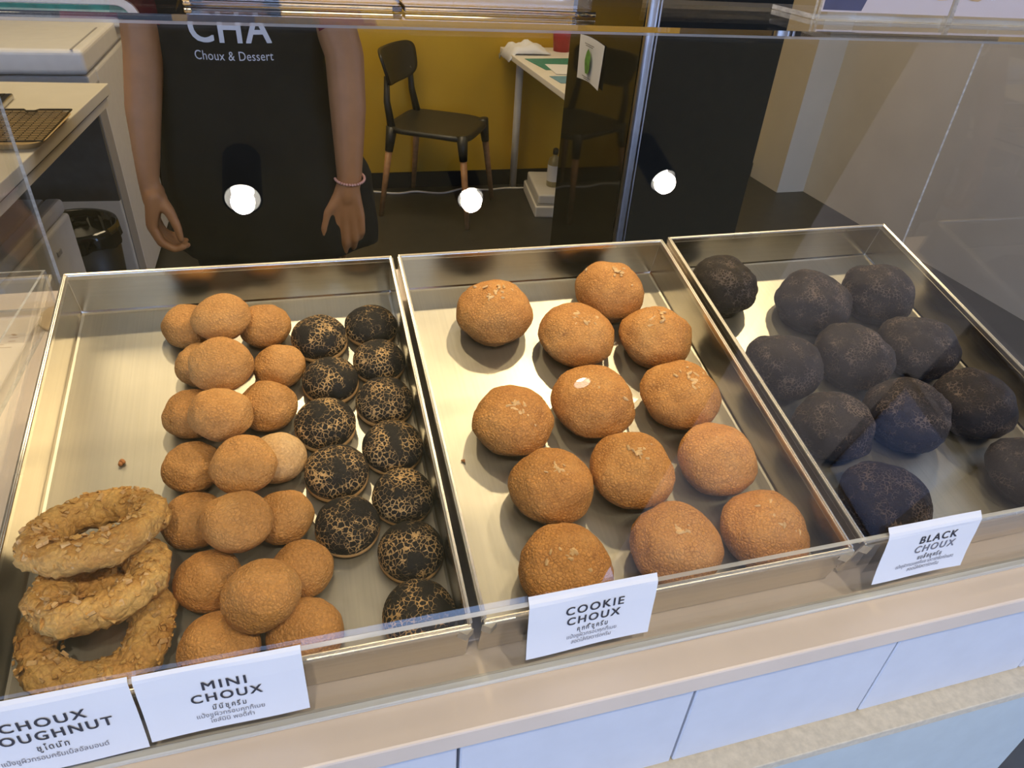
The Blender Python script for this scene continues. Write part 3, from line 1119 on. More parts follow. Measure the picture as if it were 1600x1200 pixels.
# ------------------------------------------------------------------ sign stands on the top shelf
ZS = SZ1 + 0.0004
for x0, x1, hasp, lab in ((-0.160, -0.0090, False, 'empty clear acrylic sign stand on the top shelf in front of the apron'),
                          (-0.0070, 0.146, True, 'clear acrylic sign stand holding a white sheet, on the shelf before the chair')):
    t = empty('sign_stand', Matrix.Translation(((x0 + x1) / 2, -0.138, ZS)), lab, 'sign stand', 'acrylic sign stands on the top shelf')
    w = (x1 - x0) / 2
    b = MB(); b.box(-w, w, -0.012, 0.062, 0, 0.004, 0.0006, 1); b.build('base', M['edge_glass'], t)
    b = MB(); b.box(-w, w, 0.0, 0.0035, 0.0045, 0.16); b.build('upright_sheet', M['acrylic'], t)
    b = MB(); b.box(-w, w, 0.0062, 0.0095, 0.0045, 0.16); b.build('upright_sheet', M['acrylic'], t)
    if hasp:
        b = MB(); b.box(-w + 0.017, w - 0.006, 0.0042, 0.0047, 0.014, 0.155); b.build('sheet_of_paper', M['paper'], t)

for x0, x1, kind, lab in ((0.375, 0.524, 0, 'acrylic menu stand with a navy strip on its lilac menu sheet'),
                          (0.526, 0.675, 1, 'rightmost acrylic menu stand with a pale lilac menu sheet')):
    t = empty('menu_stand', Matrix.Translation(((x0 + x1) / 2, -0.122, ZS)), lab, 'sign stand', 'acrylic menu stands on the top shelf')
    w = (x1 - x0) / 2
    b = MB(); b.box(-w, w, 0.0095, 0.075, 0, 0.004); o = b.build('base', [M['acrylic'], M['edge']], t); edge_faces(o, 0.002)
    b = MB(); b.box(-w, w, -0.001, 0.0025, 0.0, 0.22); o = b.build('front_sheet', [M['acrylic'], M['edge']], t); edge_faces(o, 0.01)
    b = MB(); b.box(-w, w, 0.0055, 0.009, 0.0, 0.22); o = b.build('back_sheet', [M['acrylic'], M['edge']], t); edge_faces(o, 0.01)
    b = MB(); b.box(-w + 0.003, w - 0.001, 0.0036, 0.0041, 0.0070, 0.215); pp = b.build('menu_sheet', M['menu'], t)
    yf = 0.0033
    if kind == 0:
        b = MB(); b.prism([(-w + 0.005, 0.0085), (-w + 0.047, 0.0085), (-w + 0.070, 0.08), (-w + 0.070, 0.2), (-w + 0.005, 0.2)], 1, yf, yf + 0.0002)
        b.build('navy_strip', M['navy'], pp)
        spots = [(0.026, 0.030, 'leaf'), (-0.002 + w - 0.012, 0.028, 'bun')]
        price = [(0.050, 0.0215)]
    else:
        spots = [(-w + 0.022, 0.0285, 'bun'), (0.02, 0.030, 'blue')]
        price = [(-w + 0.043, 0.0215)]
    for sx, sz, kd in spots:
        b = MB()
        rn = random.Random(int(sx * 1e4))
        b.prism([(sx + 0.019 * math.cos(a) * rn.uniform(.85, 1.1), sz + 0.0085 * math.sin(a) * rn.uniform(.85, 1.1)) for a in [2 * math.pi * q / 14 for q in range(14)]], 1, yf - 0.0001, yf + 0.0001)
        b.build('food_picture', M[{'leaf': 'wire', 'bun': 'bun_print', 'blue': 'blue_paper'}[kd]], pp)
    for sx, sz in price:
        me = text_mesh('70.-', 0.0085, 0.0)
        me.transform(Matrix.Translation((sx, yf - 0.0001, sz)) @ Matrix.Rotation(R(90), 4, 'X'))
        link('price_lettering', me, M['paper'], pp)

t = empty('notice_card', Matrix.Translation((-0.297, -0.088, ZS)) @ Matrix.Rotation(R(-6), 4, 'X'), 'rounded white framed card with a teal print standing at the shelf left end', 'card')
b = MB()
b.loft([[(p[0], p[2], p[1]) for p in [(q[0], q[1], yy) for q in rrect(-0.100, 0.098, 0.0035, 0.14, 0, 0.014, 6)]] for yy in (0.0, 0.004)])
b.build('frame', M['white_plastic'], t)
b = MB()
b.loft([[(p[0], p[2], p[1]) for p in [(q[0], q[1], yy) for q in rrect(-0.094, 0.092, 0.0085, 0.134, 0, 0.010, 6)]] for yy in (-0.0006, -0.0001)])
b.build('print', M['teal'], t)
b = MB(); b.box(-0.1, 0.125, -0.003, 0.035, 0.0002, 0.003, 0.0005, 1); b.build('foot', M['edge_glass'], t)

# ------------------------------------------------------------------ beside the trays, far left of the worktop
t = empty('leaflet_box', Matrix.Translation((-0.43, 0.235, ZC + 0.0005)) @ Matrix.Rotation(R(-1), 4, 'Z'), 'clear acrylic box with a cream leaflet, on the worktop left of the trays', 'box')
for nm, bx in (('side_wall', (-0.22, -0.217, -0.50, 0.0, 0, 0.056)), ('side_wall', (-0.003, 0.0, -0.50, 0.0, 0, 0.056)), ('back_wall', (-0.217, -0.003, -0.003, 0, 0, 0.056)), ('base', (-0.217, -0.003, -0.5, -0.003, 0, 0.003))):
    b = MB(); b.box(*bx); o = b.build(nm, [M['acrylic'], M['edge']], t); edge_faces(o, 0.006)
b = MB(); b.box(-0.21, -0.012, -0.30, -0.03, 0.0035, 0.0060); pp = b.build('leaflet', M['leaflet'], t)
b = MB()
rn = random.Random(5)
for _ in range(26):
    x = rn.uniform(-0.085, -0.03); y = rn.uniform(-0.118, -0.075)
    b.box(x, x + rn.uniform(0.002, 0.010), y, y + 0.0012, 0.0060, 0.0063)
b.build('print', M['wood'], pp)['kind'] = 'stuff'
b = MB(); b.lathe([(0, 0), (0.043, 0), (0.044, 0.0015), (0.044, 0.0035), (0.043, 0.0045), (0.041, 0.0040), (0, 0.0040)], 48)
o = b.build('cork_coaster', M['cork'], None, None, True)
o.location = (-0.402, 0.205, ZC + 0.0004)
tag(o, 'round cork coaster on the worktop beside the clear box', 'coaster')

# ------------------------------------------------------------------ person
per = empty('person', Matrix.Identity(4), 'person in dark red shirt and black printed apron standing behind the trays, arms down', 'person')
PC = -0.19


def bodies():
    b = MB()
    c = b.capsule
    y0 = 0.985
    # torso, hips, neck, head
    b.ball((PC, y0 + 0.01, 1.20), 0.150, 0.098, 0.16)
    b.ball((PC, y0 + 0.005, 1.06), 0.128, 0.088, 0.12)
    b.ball((PC, y0 + 0.01, 0.88), 0.165, 0.108, 0.13)
    c((PC - 0.13, y0 + 0.01, 1.305), 0.050, (PC + 0.13, y0 + 0.01, 1.305), 0.050)
    c((PC, y0 + 0.01, 1.30), 0.060, (PC, y0 - 0.005, 1.43), 0.050)
    b.ball((PC, y0 - 0.015, 1.515), 0.076, 0.092, 0.105, 24)
    c((PC, y0 - 0.060, 1.462), 0.046, (PC, y0 - 0.066, 1.452), 0.032)          # jaw and chin
    c((PC, y0 - 0.104, 1.522), 0.008, (PC, y0 - 0.122, 1.490), 0.0125)         # nose
    b.ball((PC - 0.009, y0 - 0.112, 1.487), 0.008)
    b.ball((PC + 0.009, y0 - 0.112, 1.487), 0.008)
    for s in (-1, 1):
        b.ball((PC + s * 0.078, y0, 1.505), 0.010, 0.018, 0.031)               # ears
        c((PC + s * 0.012, y0 - 0.100, 1.540), 0.010, (PC + s * 0.050, y0 - 0.085, 1.540), 0.009)   # brow
        # legs
        hx = PC + s * 0.085
        c((hx, y0 + 0.01, 0.84), 0.088, (hx, y0, 0.46), 0.056)
        c((hx, y0, 0.46), 0.056, (hx, y0 + 0.02, 0.10), 0.036)
        c((hx, y0 + 0.02, 0.075), 0.036, (hx + s * 0.02, y0 - 0.11, 0.035), 0.030)
    # arm on the viewer's left
    c((PC - 0.155, y0, 1.295), 0.050, (-0.374, 0.945, 1.085), 0.038)
    c((-0.374, 0.945, 1.085), 0.038, (-0.392, 0.915, 0.985), 0.035)
    c((-0.392, 0.915, 0.985), 0.035, (-0.410, 0.895, 0.842), 0.0215)
    # its hand: palm, thumb, four curled fingers
    c((-0.410, 0.895, 0.842), 0.0215, (-0.405, 0.895, 0.800), 0.026)
    for dy in (-0.018, 0.0, 0.018, 0.034):
        c((-0.404, 0.892 + dy * 0.7, 0.815), 0.019, (-0.420, 0.890 + dy, 0.752), 0.0125)
    c((-0.398, 0.888, 0.808), 0.017, (-0.378, 0.872, 0.782), 0.0125)
    c((-0.378, 0.872, 0.782), 0.0120, (-0.3675, 0.862, 0.750), 0.0100)
    c((-0.3675, 0.862, 0.750), 0.0100, (-0.3655, 0.860, 0.722), 0.0078)
    for i, (dy, sc) in enumerate(((-0.018, 1.0), (0.0, 1.08), (0.018, 1.0), (0.034, 0.82))):
        k = Vector((-0.420, 0.890 + dy, 0.750))
        p1 = k + Vector((0.012, -0.004, -0.036)) * sc
        p2 = p1 + Vector((0.024, -0.003, -0.016)) * sc
        p3 = p2 + Vector((0.021, 0.002, 0.004)) * sc
        c(k, 0.0115, p1, 0.0100)
        c(p1, 0.0100, p2, 0.0088)
        c(p2, 0.0088, p3, 0.0075)
    # arm on the viewer's right
    c((PC + 0.155, y0, 1.295), 0.050, (0.022, 0.945, 1.09), 0.042)
    c((0.022, 0.945, 1.09), 0.042, (0.020, 0.920, 0.985), 0.040)
    c((0.020, 0.920, 0.985), 0.040, (0.011, 0.895, 0.838), 0.0285)
    # its hand, back of the hand towards the viewer
    c((0.011, 0.895, 0.838), 0.0285, (0.002, 0.892, 0.800), 0.027)
    for x1, z1 in ((-0.030, 0.735), (-0.009, 0.731), (0.012, 0.734), (0.029, 0.744)):
        c((0.002 + (x1) * 0.45, 0.890, 0.808), 0.0185, (x1, 0.884, z1), 0.0125)
    c((-0.018, 0.886, 0.800), 0.016, (-0.048, 0.872, 0.766), 0.0125)
    c((-0.048, 0.872, 0.766), 0.0118, (-0.058, 0.866, 0.732), 0.0100)
    c((-0.058, 0.866, 0.732), 0.0100, (-0.060, 0.868, 0.702), 0.0078)
    fing = [((-0.030, 0.884, 0.733), (-0.036, 0.880, 0.690), (-0.040, 0.885, 0.664), (-0.042, 0.892, 0.640)),
            ((-0.009, 0.884, 0.729), (-0.010, 0.878, 0.686), (-0.013, 0.888, 0.658), (-0.016, 0.902, 0.638)),
            ((0.012, 0.884, 0.732), (0.013, 0.880, 0.694), (0.010, 0.894, 0.670), (0.006, 0.910, 0.656)),
            ((0.029, 0.885, 0.742), (0.030, 0.884, 0.711), (0.027, 0.898, 0.692), (0.023, 0.911, 0.682))]
    for a, p, q, e in fing:
        c(a, 0.0115, p, 0.0100)
        c(p, 0.0100, q, 0.0087)
        c(q, 0.0087, e, 0.0073)
    return b.mesh()


def remesh(me, voxel, it=6):
    o = bpy.data.objects.new('r', me)
    COL.objects.link(o)
    m = o.modifiers.new('r', 'REMESH')
    m.mode = 'VOXEL'
    m.voxel_size = voxel
    m.use_smooth_shade = True
    s = o.modifiers.new('s', 'SMOOTH')
    s.factor = 0.5
    s.iterations = it
    dg = bpy.context.evaluated_depsgraph_get()
    out = bpy.data.meshes.new_from_object(o.evaluated_get(dg))
    bpy.data.objects.remove(o)
    return out


link('body', remesh(bodies(), 0.0042, 5), M['skin'], per, smooth=True)
# face details and hair
y0 = 0.985
for s in (-1, 1):
    b = MB(); b.ball((PC + s * 0.031, y0 - 0.088, 1.522), 0.0125, 0.0105, 0.0085, 16); e = b.build('eye', M['eye'], per, smooth=True)
    b = MB(); b.ball((PC + s * 0.031, y0 - 0.0965, 1.522), 0.0055, 0.003, 0.0055, 12); b.build('iris', M['hair'], e, smooth=True)
    b = MB(); b.tube([(PC + s * 0.014, y0 - 0.1075, 1.546), (PC + s * 0.032, y0 - 0.103, 1.551), (PC + s * 0.052, y0 - 0.085, 1.545)], [0.003, 0.004, 0.002], 8); b.build('eyebrow', M['hair'], per, smooth=True)
b = MB(); b.tube([(PC - 0.024, y0 - 0.0965, 1.466), (PC - 0.010, y0 - 0.1045, 1.468), (PC, y0 - 0.1055, 1.4665), (PC + 0.010, y0 - 0.1045, 1.468), (PC + 0.024, y0 - 0.0965, 1.466)], [0.002, 0.0052, 0.0055, 0.0052, 0.002], 8)
b.build('mouth', M['lip'], per, smooth=True)
b = MB()
b.ball((PC, y0 + 0.016, 1.545), 0.088, 0.096, 0.092, 28)
b.ball((PC, y0 + 0.105, 1.515), 0.038, 0.034, 0.042, 16)
b.capsule((PC - 0.074, y0 + 0.02, 1.54), 0.022, (PC - 0.070, y0 + 0.035, 1.45), 0.020)
b.capsule((PC + 0.074, y0 + 0.02, 1.54), 0.022, (PC + 0.070, y0 + 0.035, 1.45), 0.020)
link('hair', remesh(b.mesh(), 0.006, 4), M['hair'], per, smooth=True)


def prof(tbl, z):
    tbl = sorted(tbl)
    if z <= tbl[0][0]:
        return tbl[0][1:]
    for a, b2 in zip(tbl[:-1], tbl[1:]):
        if z <= b2[0]:
            f = (z - a[0]) / (b2[0] - a[0])
            f = f * f * (3 - 2 * f)
            return tuple(p + (q - p) * f for p, q in zip(a[1:], b2[1:]))
    return tbl[-1][1:]


# z: centre x, half width, half depth
CLOTH = [(0.60, -0.160, 0.222, 0.130), (0.70, -0.158, 0.228, 0.132), (0.80, -0.163, 0.224, 0.130), (0.90, -0.178, 0.200, 0.126), (1.00, -0.192, 0.171, 0.116),
         (1.07, -0.190, 0.160, 0.110), (1.13, -0.188, 0.162, 0.112), (1.22, -0.188, 0.165, 0.114), (1.30, -0.19, 0.158, 0.096), (1.345, -0.19, 0.085, 0.075)]
YB = 0.995


def ring(z, grow, a0=0, a1=360, n=48, wob=0.0):
    cx, hw, hd = prof(CLOTH, z)
    out = []
    for k in range(n + (0 if a1 - a0 == 360 else 1)):
        a = R(a0 + (a1 - a0) * k / n)
        w = wob * math.sin(a * 9 + z * 7) * max(0.0, min(1.0, (1.0 - z) / 0.3))
        out.append((cx + (hw + grow + w) * math.cos(a), YB + (hd + grow + w) * math.sin(a), z))
    return out


b = MB()
b.loft([ring(z, -0.006) for z in [0.93 + 0.026 * i for i in range(17)]])
sh = b.mesh()
shirt = link('shirt', sh, M['red'], per, smooth=True)
for s in (-1, 1):
    b = MB()
    if s < 0:
        pts = [(PC - 0.125, y0 + 0.005, 1.305), (PC - 0.160, y0 - 0.003, 1.270), (-0.366, 0.957, 1.165), (-0.3715, 0.949, 1.142)]
    else:
        pts = [(PC + 0.125, y0 + 0.005, 1.305), (PC + 0.160, y0 - 0.003, 1.270), (0.012, 0.957, 1.165), (0.0185, 0.949, 1.142)]
    b.tube(pts, [0.060, 0.058, 0.052, 0.050], 24, cap=False)
    b.solid(0.002)
    b.build('sleeve', M['red'], shirt, smooth=True)
# trousers
b = MB()
for s in (-1, 1):
    hx = PC + s * 0.087
    b.capsule((hx, y0 + 0.01, 0.90), 0.100, (hx, y0 + 0.002, 0.48), 0.074)
    b.capsule((hx, y0 + 0.002, 0.48), 0.074, (hx, y0 + 0.02, 0.13), 0.058)
b.ball((PC, y0 + 0.012, 0.92), 0.172, 0.116, 0.12)
link('trousers', remesh(b.mesh(), 0.007, 4), M['trouser'], per, smooth=True)
for s in (-1, 1):
    b = MB()
    hx = PC + s * 0.09
    b.capsule((hx, y0 + 0.03, 0.045), 0.043, (hx + s * 0.02, y0 - 0.135, 0.038), 0.036)
    b.box(hx - 0.045, hx + 0.05, y0 - 0.17, y0 + 0.07, 0.0, 0.02, 0.008)
    b.build('shoe', M['shoe'], per, smooth=True)
# apron: bib and skirt in one sheet wrapped round the front and sides
b = MB()
zs = [0.655 + 0.022 * i for i in range(30)]
g = []
for z in zs:
    half = 112 if z < 1.02 else max(52, 112 - (z - 1.02) / 0.24 * 58)
    g.append(ring(z, 0.010, 270 - half, 270 + half, 44, 0.006))
b.sheet(g)
b.solid(0.0025)
apron = b.build('apron', M['apron'], per, smooth=True)
for s in (-1, 1):
    b = MB()
    cx, hw, hd = prof(CLOTH, 1.285)
    a = R(270 + s * 40)
    b.tube([(cx + (hw + .008) * math.cos(a), YB + (hd + .008) * math.sin(a), 1.285), (PC + s * 0.085, y0 - 0.055, 1.345), (PC + s * 0.055, y0 + 0.05, 1.375)], 0.010, 8)
    b.build('neck_strap', M['apron'], apron, smooth=True)


def on_apron(x, z, off):
    cx, hw, hd = prof(CLOTH, z)
    hw += 0.0125
    hd += 0.0125
    q = max(-0.97, min(0.97, (x - cx) / hw))
    return Vector((x, YB - hd * math.sqrt(1 - q * q) - 0.0015 - off, z))


text_on('lettering', 'CHA', 0.078, (-0.199, 1.1215), on_apron, M['print'], apron, 0.016, 1.1, 0.150)
text_on('lettering', 'Choux & Dessert', 0.0245, (-0.1975, 1.0885), on_apron, M['print'], apron, 0.0, 1.05, 0.148)
b = MB()
for k in range(34):
    a = 2 * math.pi * k / 34
    b.ball((0.0115 + 0.0335 * math.cos(a), 0.896 + 0.0335 * math.sin(a), 0.838 + 0.007 * math.sin(a + 0.4) - 0.004 * math.cos(a)), 0.0034, seg=8)
b.build('bracelet', M['pink'], per, smooth=True)

# ------------------------------------------------------------------ chair by the yellow wall
cm = Matrix.Translation((0.595, 2.86, 0)) @ Matrix.Rotation(R(-29.8), 4, 'Z')
ch = empty('side_chair', cm, 'black moulded side chair with wooden legs against the yellow wall', 'chair')
b = MB()
n = 18
g = []
for i in range(n + 1):
    row = []
    for j in range(n + 1):
        u = -1 + 2 * i / n
        v = -1 + 2 * j / n
        # rounded-square plan
        k = (abs(u) ** 5 + abs(v) ** 5) ** 0.2 / max(abs(u), abs(v), 1e-6) if (u or v) else 1
        x, y = u / max(k, 1), v / max(k, 1)
        z = 0.442 - 0.012 * (1 - x * x) * (1 - y * y) - 0.010 * max(0, x) ** 3 + 0.012 * max(0, -x - 0.6)
        row.append((x * 0.212, y * 0.215, z))
    g.append(row)
b.sheet(g); b.solid(0.022)
b.build('seat', M['black_plastic'], ch, smooth=True)
for sx in (-1, 1):
    for sy in (-1, 1):
        top = Vector((sx * 0.178, sy * 0.180, 0.440))
        bot = Vector((sx * 0.232, sy * 0.232, 0.0))
        mid = top + (bot - top) * 0.24
        b = MB(); b.tube([mid, bot], [0.0175, 0.0115], 14); lg = b.build('leg', M['wood'], ch, smooth=True)
        b = MB(); b.tube([top, mid + (bot - top) * 0.02], [0.028, 0.0195], 14); b.build('leg_socket', M['black_plastic'], lg, smooth=True)
for sy in (-1, 1):
    b = MB(); b.tube([(-0.180, sy * 0.176, 0.43), (-0.205, sy * 0.165, 0.55), (-0.208, sy * 0.150, 0.66)], [0.020, 0.016, 0.013], 12)
    b.build('back_post', M['black_plastic'], ch, smooth=True)
b = MB()
g = []
n = 20
for i in range(n + 1):
    row = []
    for j in range(n + 1):
        u = -1 + 2 * i / n
        v = -1 + 2 * j / n
        k = (abs(u) ** 4 + abs(v) ** 4) ** 0.25 / max(abs(u), abs(v), 1e-6) if (u or v) else 1
        y, z = u / max(k, 1), v / max(k, 1)
        row.append((-0.252 + 0.052 * y * y - 0.020 * z, y * (0.205 + 0.02 * z), 0.686 + z * 0.084 + 0.012 * y * y))
    g.append(row)
b.sheet(g); b.solid(0.014)
b.build('backrest', M['black_plastic'], ch, smooth=True)

# ------------------------------------------------------------------ white table at the yellow wall
tb = empty('side_table', Matrix.Translation((1.24, 2.62, 0)), 'white side table with papers on it, beside the black cabinet', 'table')
b = MB(); b.box(-0.262, 0.24, -0.51, 0.545, 0.715, 0.742, 0.003, 2); b.build('tabletop', M['white_plastic'], tb)
for x, y in ((-0.155, 0.515), (0.2, 0.515), (0.2, -0.46), (-0.12, -0.47)):
    b = MB(); b.tube([(x, y, 0), (x, y, 0.715)], 0.020, 14); b.build('leg', M['white_plastic'], tb, smooth=True)
for x0, x1, y0_, y1_, m, a, lab in ((1.03, 1.32, 2.60, 2.86, 'teal', 6, 'dark green sheet lying on the white side table'),
                                    (1.07, 1.36, 2.48, 2.70, 'paper', -4, 'white sheet overlapping a green one on the white side table'),
                                    (1.02, 1.30, 2.32, 2.46, 'blue_paper', 3, 'blue sheet near the front of the white side table')):
    b = MB(); b.box(x0 - (x0 + x1) / 2, x1 - (x0 + x1) / 2, y0_ - (y0_ + y1_) / 2, y1_ - (y0_ + y1_) / 2, 0, 0.0014)
    o = b.build('loose_sheet', M[m])
    o.matrix_world = Matrix.Translation(((x0 + x1) / 2, (y0_ + y1_) / 2, 0.7425 + {'teal': 0, 'paper': 0.0015, 'blue_paper': 0.0}[m])) @ Matrix.Rotation(R(a), 4, 'Z')
    tag(o, lab, 'paper')
b = MB(); b.lathe([(0, 0), (0.042, 0), (0.050, 0.085), (0.052, 0.09), (0.048, 0.088), (0.041, 0.006), (0, 0.006)], 32)
o = b.build('red_cup', M['cup_red'], None, None, True); o.location = (1.285, 3.07, 0.7425)
tag(o, 'dark red cup on the white side table near the wall', 'cup')
b = MB()
rn = random.Random(3)
g = []
for i in range(13):
    row = []
    for j in range(13):
        x = -0.11 + 0.22 * i / 12
        y = -0.10 + 0.20 * j / 12
        e = (1 - (x / 0.11) ** 2) * (1 - (y / 0.10) ** 2)
        z = 0.006 + (0.035 + 0.03 * noise.noise(Vector((x * 22, y * 22, 3)))) * max(e, 0) ** 0.6
        if x < -0.075:
            z -= (-0.075 - x) * 1.9 * (0.6 + 0.6 * noise.noise(Vector((0, y * 30, 1))))
        row.append((x, y, z))
    g.append(row)
b.sheet(g); b.solid(-0.003)
o = b.build('folded_cloth', M['paper'], None, None, True); o.location = (1.072, 3.03, 0.7455)
tag(o, 'crumpled white cloth hanging over the back left table corner', 'cloth')

# ------------------------------------------------------------------ black glossy cabinet with the aluminium corner post
cab = empty('tall_cabinet', Matrix.Translation((0.955, 1.432, 0)), 'tall glossy black cabinet with an aluminium corner post, right of the chair', 'cabinet')
b = MB(); b.box(0.0, 0.494, 0.012, 0.638, 0.05, 1.95, 0.002, 1); b.build('body', M['black_gloss'], cab)
b = MB(); b.box(0.045, 0.494, -0.006, 0.0115, 0.05, 1.95, 0.002, 1); b.build('door', M['black_paint'], cab)
b = MB(); b.box(0.02, 0.46, 0.03, 0.62, 0, 0.05); b.build('plinth', M['black_matt'], cab)
b = MB(); b.box(0.0, 0.034, -0.014, 0.0115, 0.05, 1.95, 0.010, 4); b.build('corner_post', M['alu'], cab, smooth=True)
b = MB(); b.box(0.0365, 0.0425, -0.010, 0.0115, 0.05, 1.95, 0.0015, 2); b.build('door_edge', M['alu'], cab)
t = empty('poster_sheet', Matrix.Translation((0.9535, 1.72, 0.845)), 'white poster with a green leaf picture stuck on the black cabinet side', 'poster')
b = MB()
g = []
for i in range(9):
    row = []
    for j in range(9):
        u, v = i / 8, j / 8
        row.append((-0.002 - 0.010 * (1 - v) * abs(u - 0.5) * 1.2, 0.215 * u - 0.004 + 0.025 * v * u, 0.006 * math.sin(u * 3) + 0.145 * v))
    g.append(row)
b.sheet(g); b.solid(0.0003)
b.build('sheet', M['paper'], t)
b = MB()
rn = random.Random(9)
b.prism([(0.115 + 0.030 * math.cos(a) * rn.uniform(.7, 1.1), 0.073 + 0.044 * math.sin(a) * rn.uniform(.8, 1.1)) for a in [2 * math.pi * q / 16 for q in range(16)]], 0, -0.012, -0.0115)
b.build('leaf_picture', M['green'], t)
b = MB()
for zz, w in ((0.128, 0.09), (0.122, 0.07), (0.020, 0.08), (0.014, 0.05)):
    b.box(-0.012, -0.0115, 0.112 - w / 2, 0.112 + w / 2, zz, zz + 0.0025)
b.build('print_lines', M['grey_ink'], t)['kind'] = 'stuff'

# floor box, bottle, cable
t = empty('step_box', Matrix.Translation((1.22, 2.85, 0)) @ Matrix.Rotation(R(-8), 4, 'Z'), 'low white two-tier plastic box on the floor under the white table', 'box')
b = MB(); b.box(-0.12, 0.16, -0.22, 0.20, 0, 0.062, 0.008, 3); b.build('lower_tier', M['white_plastic'], t, smooth=False)
b = MB(); b.box(-0.105, 0.15, -0.20, 0.185, 0.066, 0.118, 0.010, 3); b.build('lid', M['white_plastic'], t)
b = MB(); b.box(-0.112, 0.155, -0.21, 0.192, 0.0622, 0.0658); b.build('seam', M['grey_plastic'], t)
t = empty('spray_bottle', Matrix.Translation((1.21, 2.80, 0.1185)), 'small bottle with white label standing on the low white box', 'bottle')
b = MB(); b.lathe([(0, 0), (0.034, 0), (0.036, 0.006), (0.036, 0.125), (0.030, 0.145), (0.013, 0.158), (0.013, 0.170), (0, 0.170)], 24); b.build('bottle_body', M['bottle'], t, smooth=True)
b = MB(); b.lathe([(0.0365, 0.03), (0.0365, 0.115)], 24); b.build('wrap_label', M['paper'], t, smooth=True)
b = MB(); b.lathe([(0.0, 0.1705), (0.015, 0.1705), (0.015, 0.195), (0.008, 0.20), (0, 0.20)], 16); b.build('cap', M['black_plastic'], t, smooth=True)
b = MB()
pts = []
for i in range(40):
    x = -0.1 + 1.42 * i / 39
    pts.append((x, 3.10 + 0.018 * math.sin(x * 11) + 0.012 * math.sin(x * 25 + 1) - (0.05 if 0.5 < x < 0.8 else 0.0) * math.sin((x - 0.5) / 0.3 * math.pi), 0.006))
b.tube(pts, 0.006, 8)
tag(b.build('floor_cable', M['white_plastic'], None, None, True), 'thin white cable along the floor below the yellow wall', 'cable')

# ------------------------------------------------------------------ left side: freezer, work table, mini fridge, bin
fz = empty('chest_freezer', Matrix.Translation((-0.715, 1.93, 0)), 'white chest freezer with a flat lid behind the work table', 'freezer')
b = MB(); b.box(-1.05, -0.002, 0.14, 0.82, 0.03, 0.835, 0.012, 3); b.build('body', M['white_plastic'], fz)
b = MB(); b.box(-1.05, -0.004, 0.02, 0.1395, 0.03, 0.835, 0.006, 2); b.build('front_panel', M['white_plastic'], fz)
b = MB(); b.box(-0.0035, 0.0, 0.03, 0.130, 0.04, 0.80, 0.0005, 1); b.build('side_strip', M['grey_plastic'], fz)
b = MB(); b.box(-1.055, 0.004, -0.012, 0.83, 0.842, 0.918, 0.016, 4); ld = b.build('lid', M['white_plastic'], fz)
b = MB(); b.box(-0.055, 0.030, 0.56, 0.66, 0.895, 0.935, 0.008, 2); b.build('hinge_cover', M['white_plastic'], ld)
b = MB(); b.box(-0.028, -0.022, -0.0135, 0.40, 0.9175, 0.9195); b.build('seam', M['grey_plastic'], ld)

wt = empty('work_table', Matrix.Translation((-0.60, 1.642, 0)) @ Matrix.Rotation(R(-3.4), 4, 'Z'), 'cream topped work table on the left holding a wire rack', 'table')
b = MB(); b.box(-0.95, 0.0, -1.16, 0.0, 0.852, 0.880, 0.002, 2); b.build('tabletop', M['cream_top'], wt)
b = MB(); b.box(-0.93, -0.010, -1.14, -0.012, 0.822, 0.846); b.build('apron_rail', M['cream_top'], wt)
b = MB(); b.box(-0.94, -0.006, -1.15, -0.006, 0.8462, 0.8518); b.build('shadow_gap', M['dark_under'], wt)
for x, y in ((-0.9, -1.1), (-0.9, -0.05)):
    b = MB(); b.box(x - 0.02, x + 0.02, y - 0.02, y + 0.02, 0, 0.822, 0.002, 1); b.build('leg', M['grey_plastic'], wt)
b = MB(); b.box(-0.06, -0.03, -1.12, -1.08, 0, 0.822, 0.002, 1); b.build('leg', M['grey_plastic'], wt)
b = MB(); b.box(-0.935, -0.915, -1.07, -0.08, 0.1, 0.822); b.build('back_panel', M['dark_under'], wt)
b = MB(); b.box(-0.91, -0.040, -0.035, -0.020, 0.545, 0.820); b.build('shade_board', M['dark_under'], wt)  # added dark sheet, paints in the shade under the table end

pn = empty('baking_pan', Matrix.Translation((-0.80, 1.14, 0.8805)) @ Matrix.Rotation(R(-2), 4, 'Z'), 'shallow tan baking pan under the wire rack on the work table', 'pan')
b = MB()
def pr_(e, z, r): return [(p[0], p[1], p[2]) for p in rrect(-0.19 + e, 0.186 - e, -0.142 + e, 0.135 - e, z, r, 6)]
b.loft([pr_(0.018, 0.0, 0.03), pr_(0.0, 0.016, 0.04), pr_(0.004, 0.016, 0.04), pr_(0.020, 0.0025, 0.03)], cap=True)
b.build('pan_body', M['tan_pan'], pn)
rk = empty('cooling_rack', Matrix.Translation((-0.80, 1.148, 0.8975)) @ Matrix.Rotation(R(-1), 4, 'Z'), 'dark wire cooling rack lying over the tan pan on the work table', 'rack')
b = MB()
x0, x1, ya, yb2 = -0.30, 0.180, -0.132, 0.132
pts = [(x0, ya, 0), (x1 - 0.0, ya, 0), (x1, yb2, 0), (x1 - 0.068, yb2, 0), (x1 - 0.078, yb2 - 0.018, 0), (x1 - 0.092, yb2 - 0.018, 0), (x1 - 0.102, yb2, 0), (x0, yb2, 0)]
b.tube(pts, 0.0022, 6, closed=True)
b.build('frame_wire', M['wire'], rk)
b = MB()
for i in range(19):
    y = ya + (yb2 - ya) * (i + 1) / 20
    b.tube([(x0, y, 0.001), (x1, y, 0.001)], 0.0010, 4)
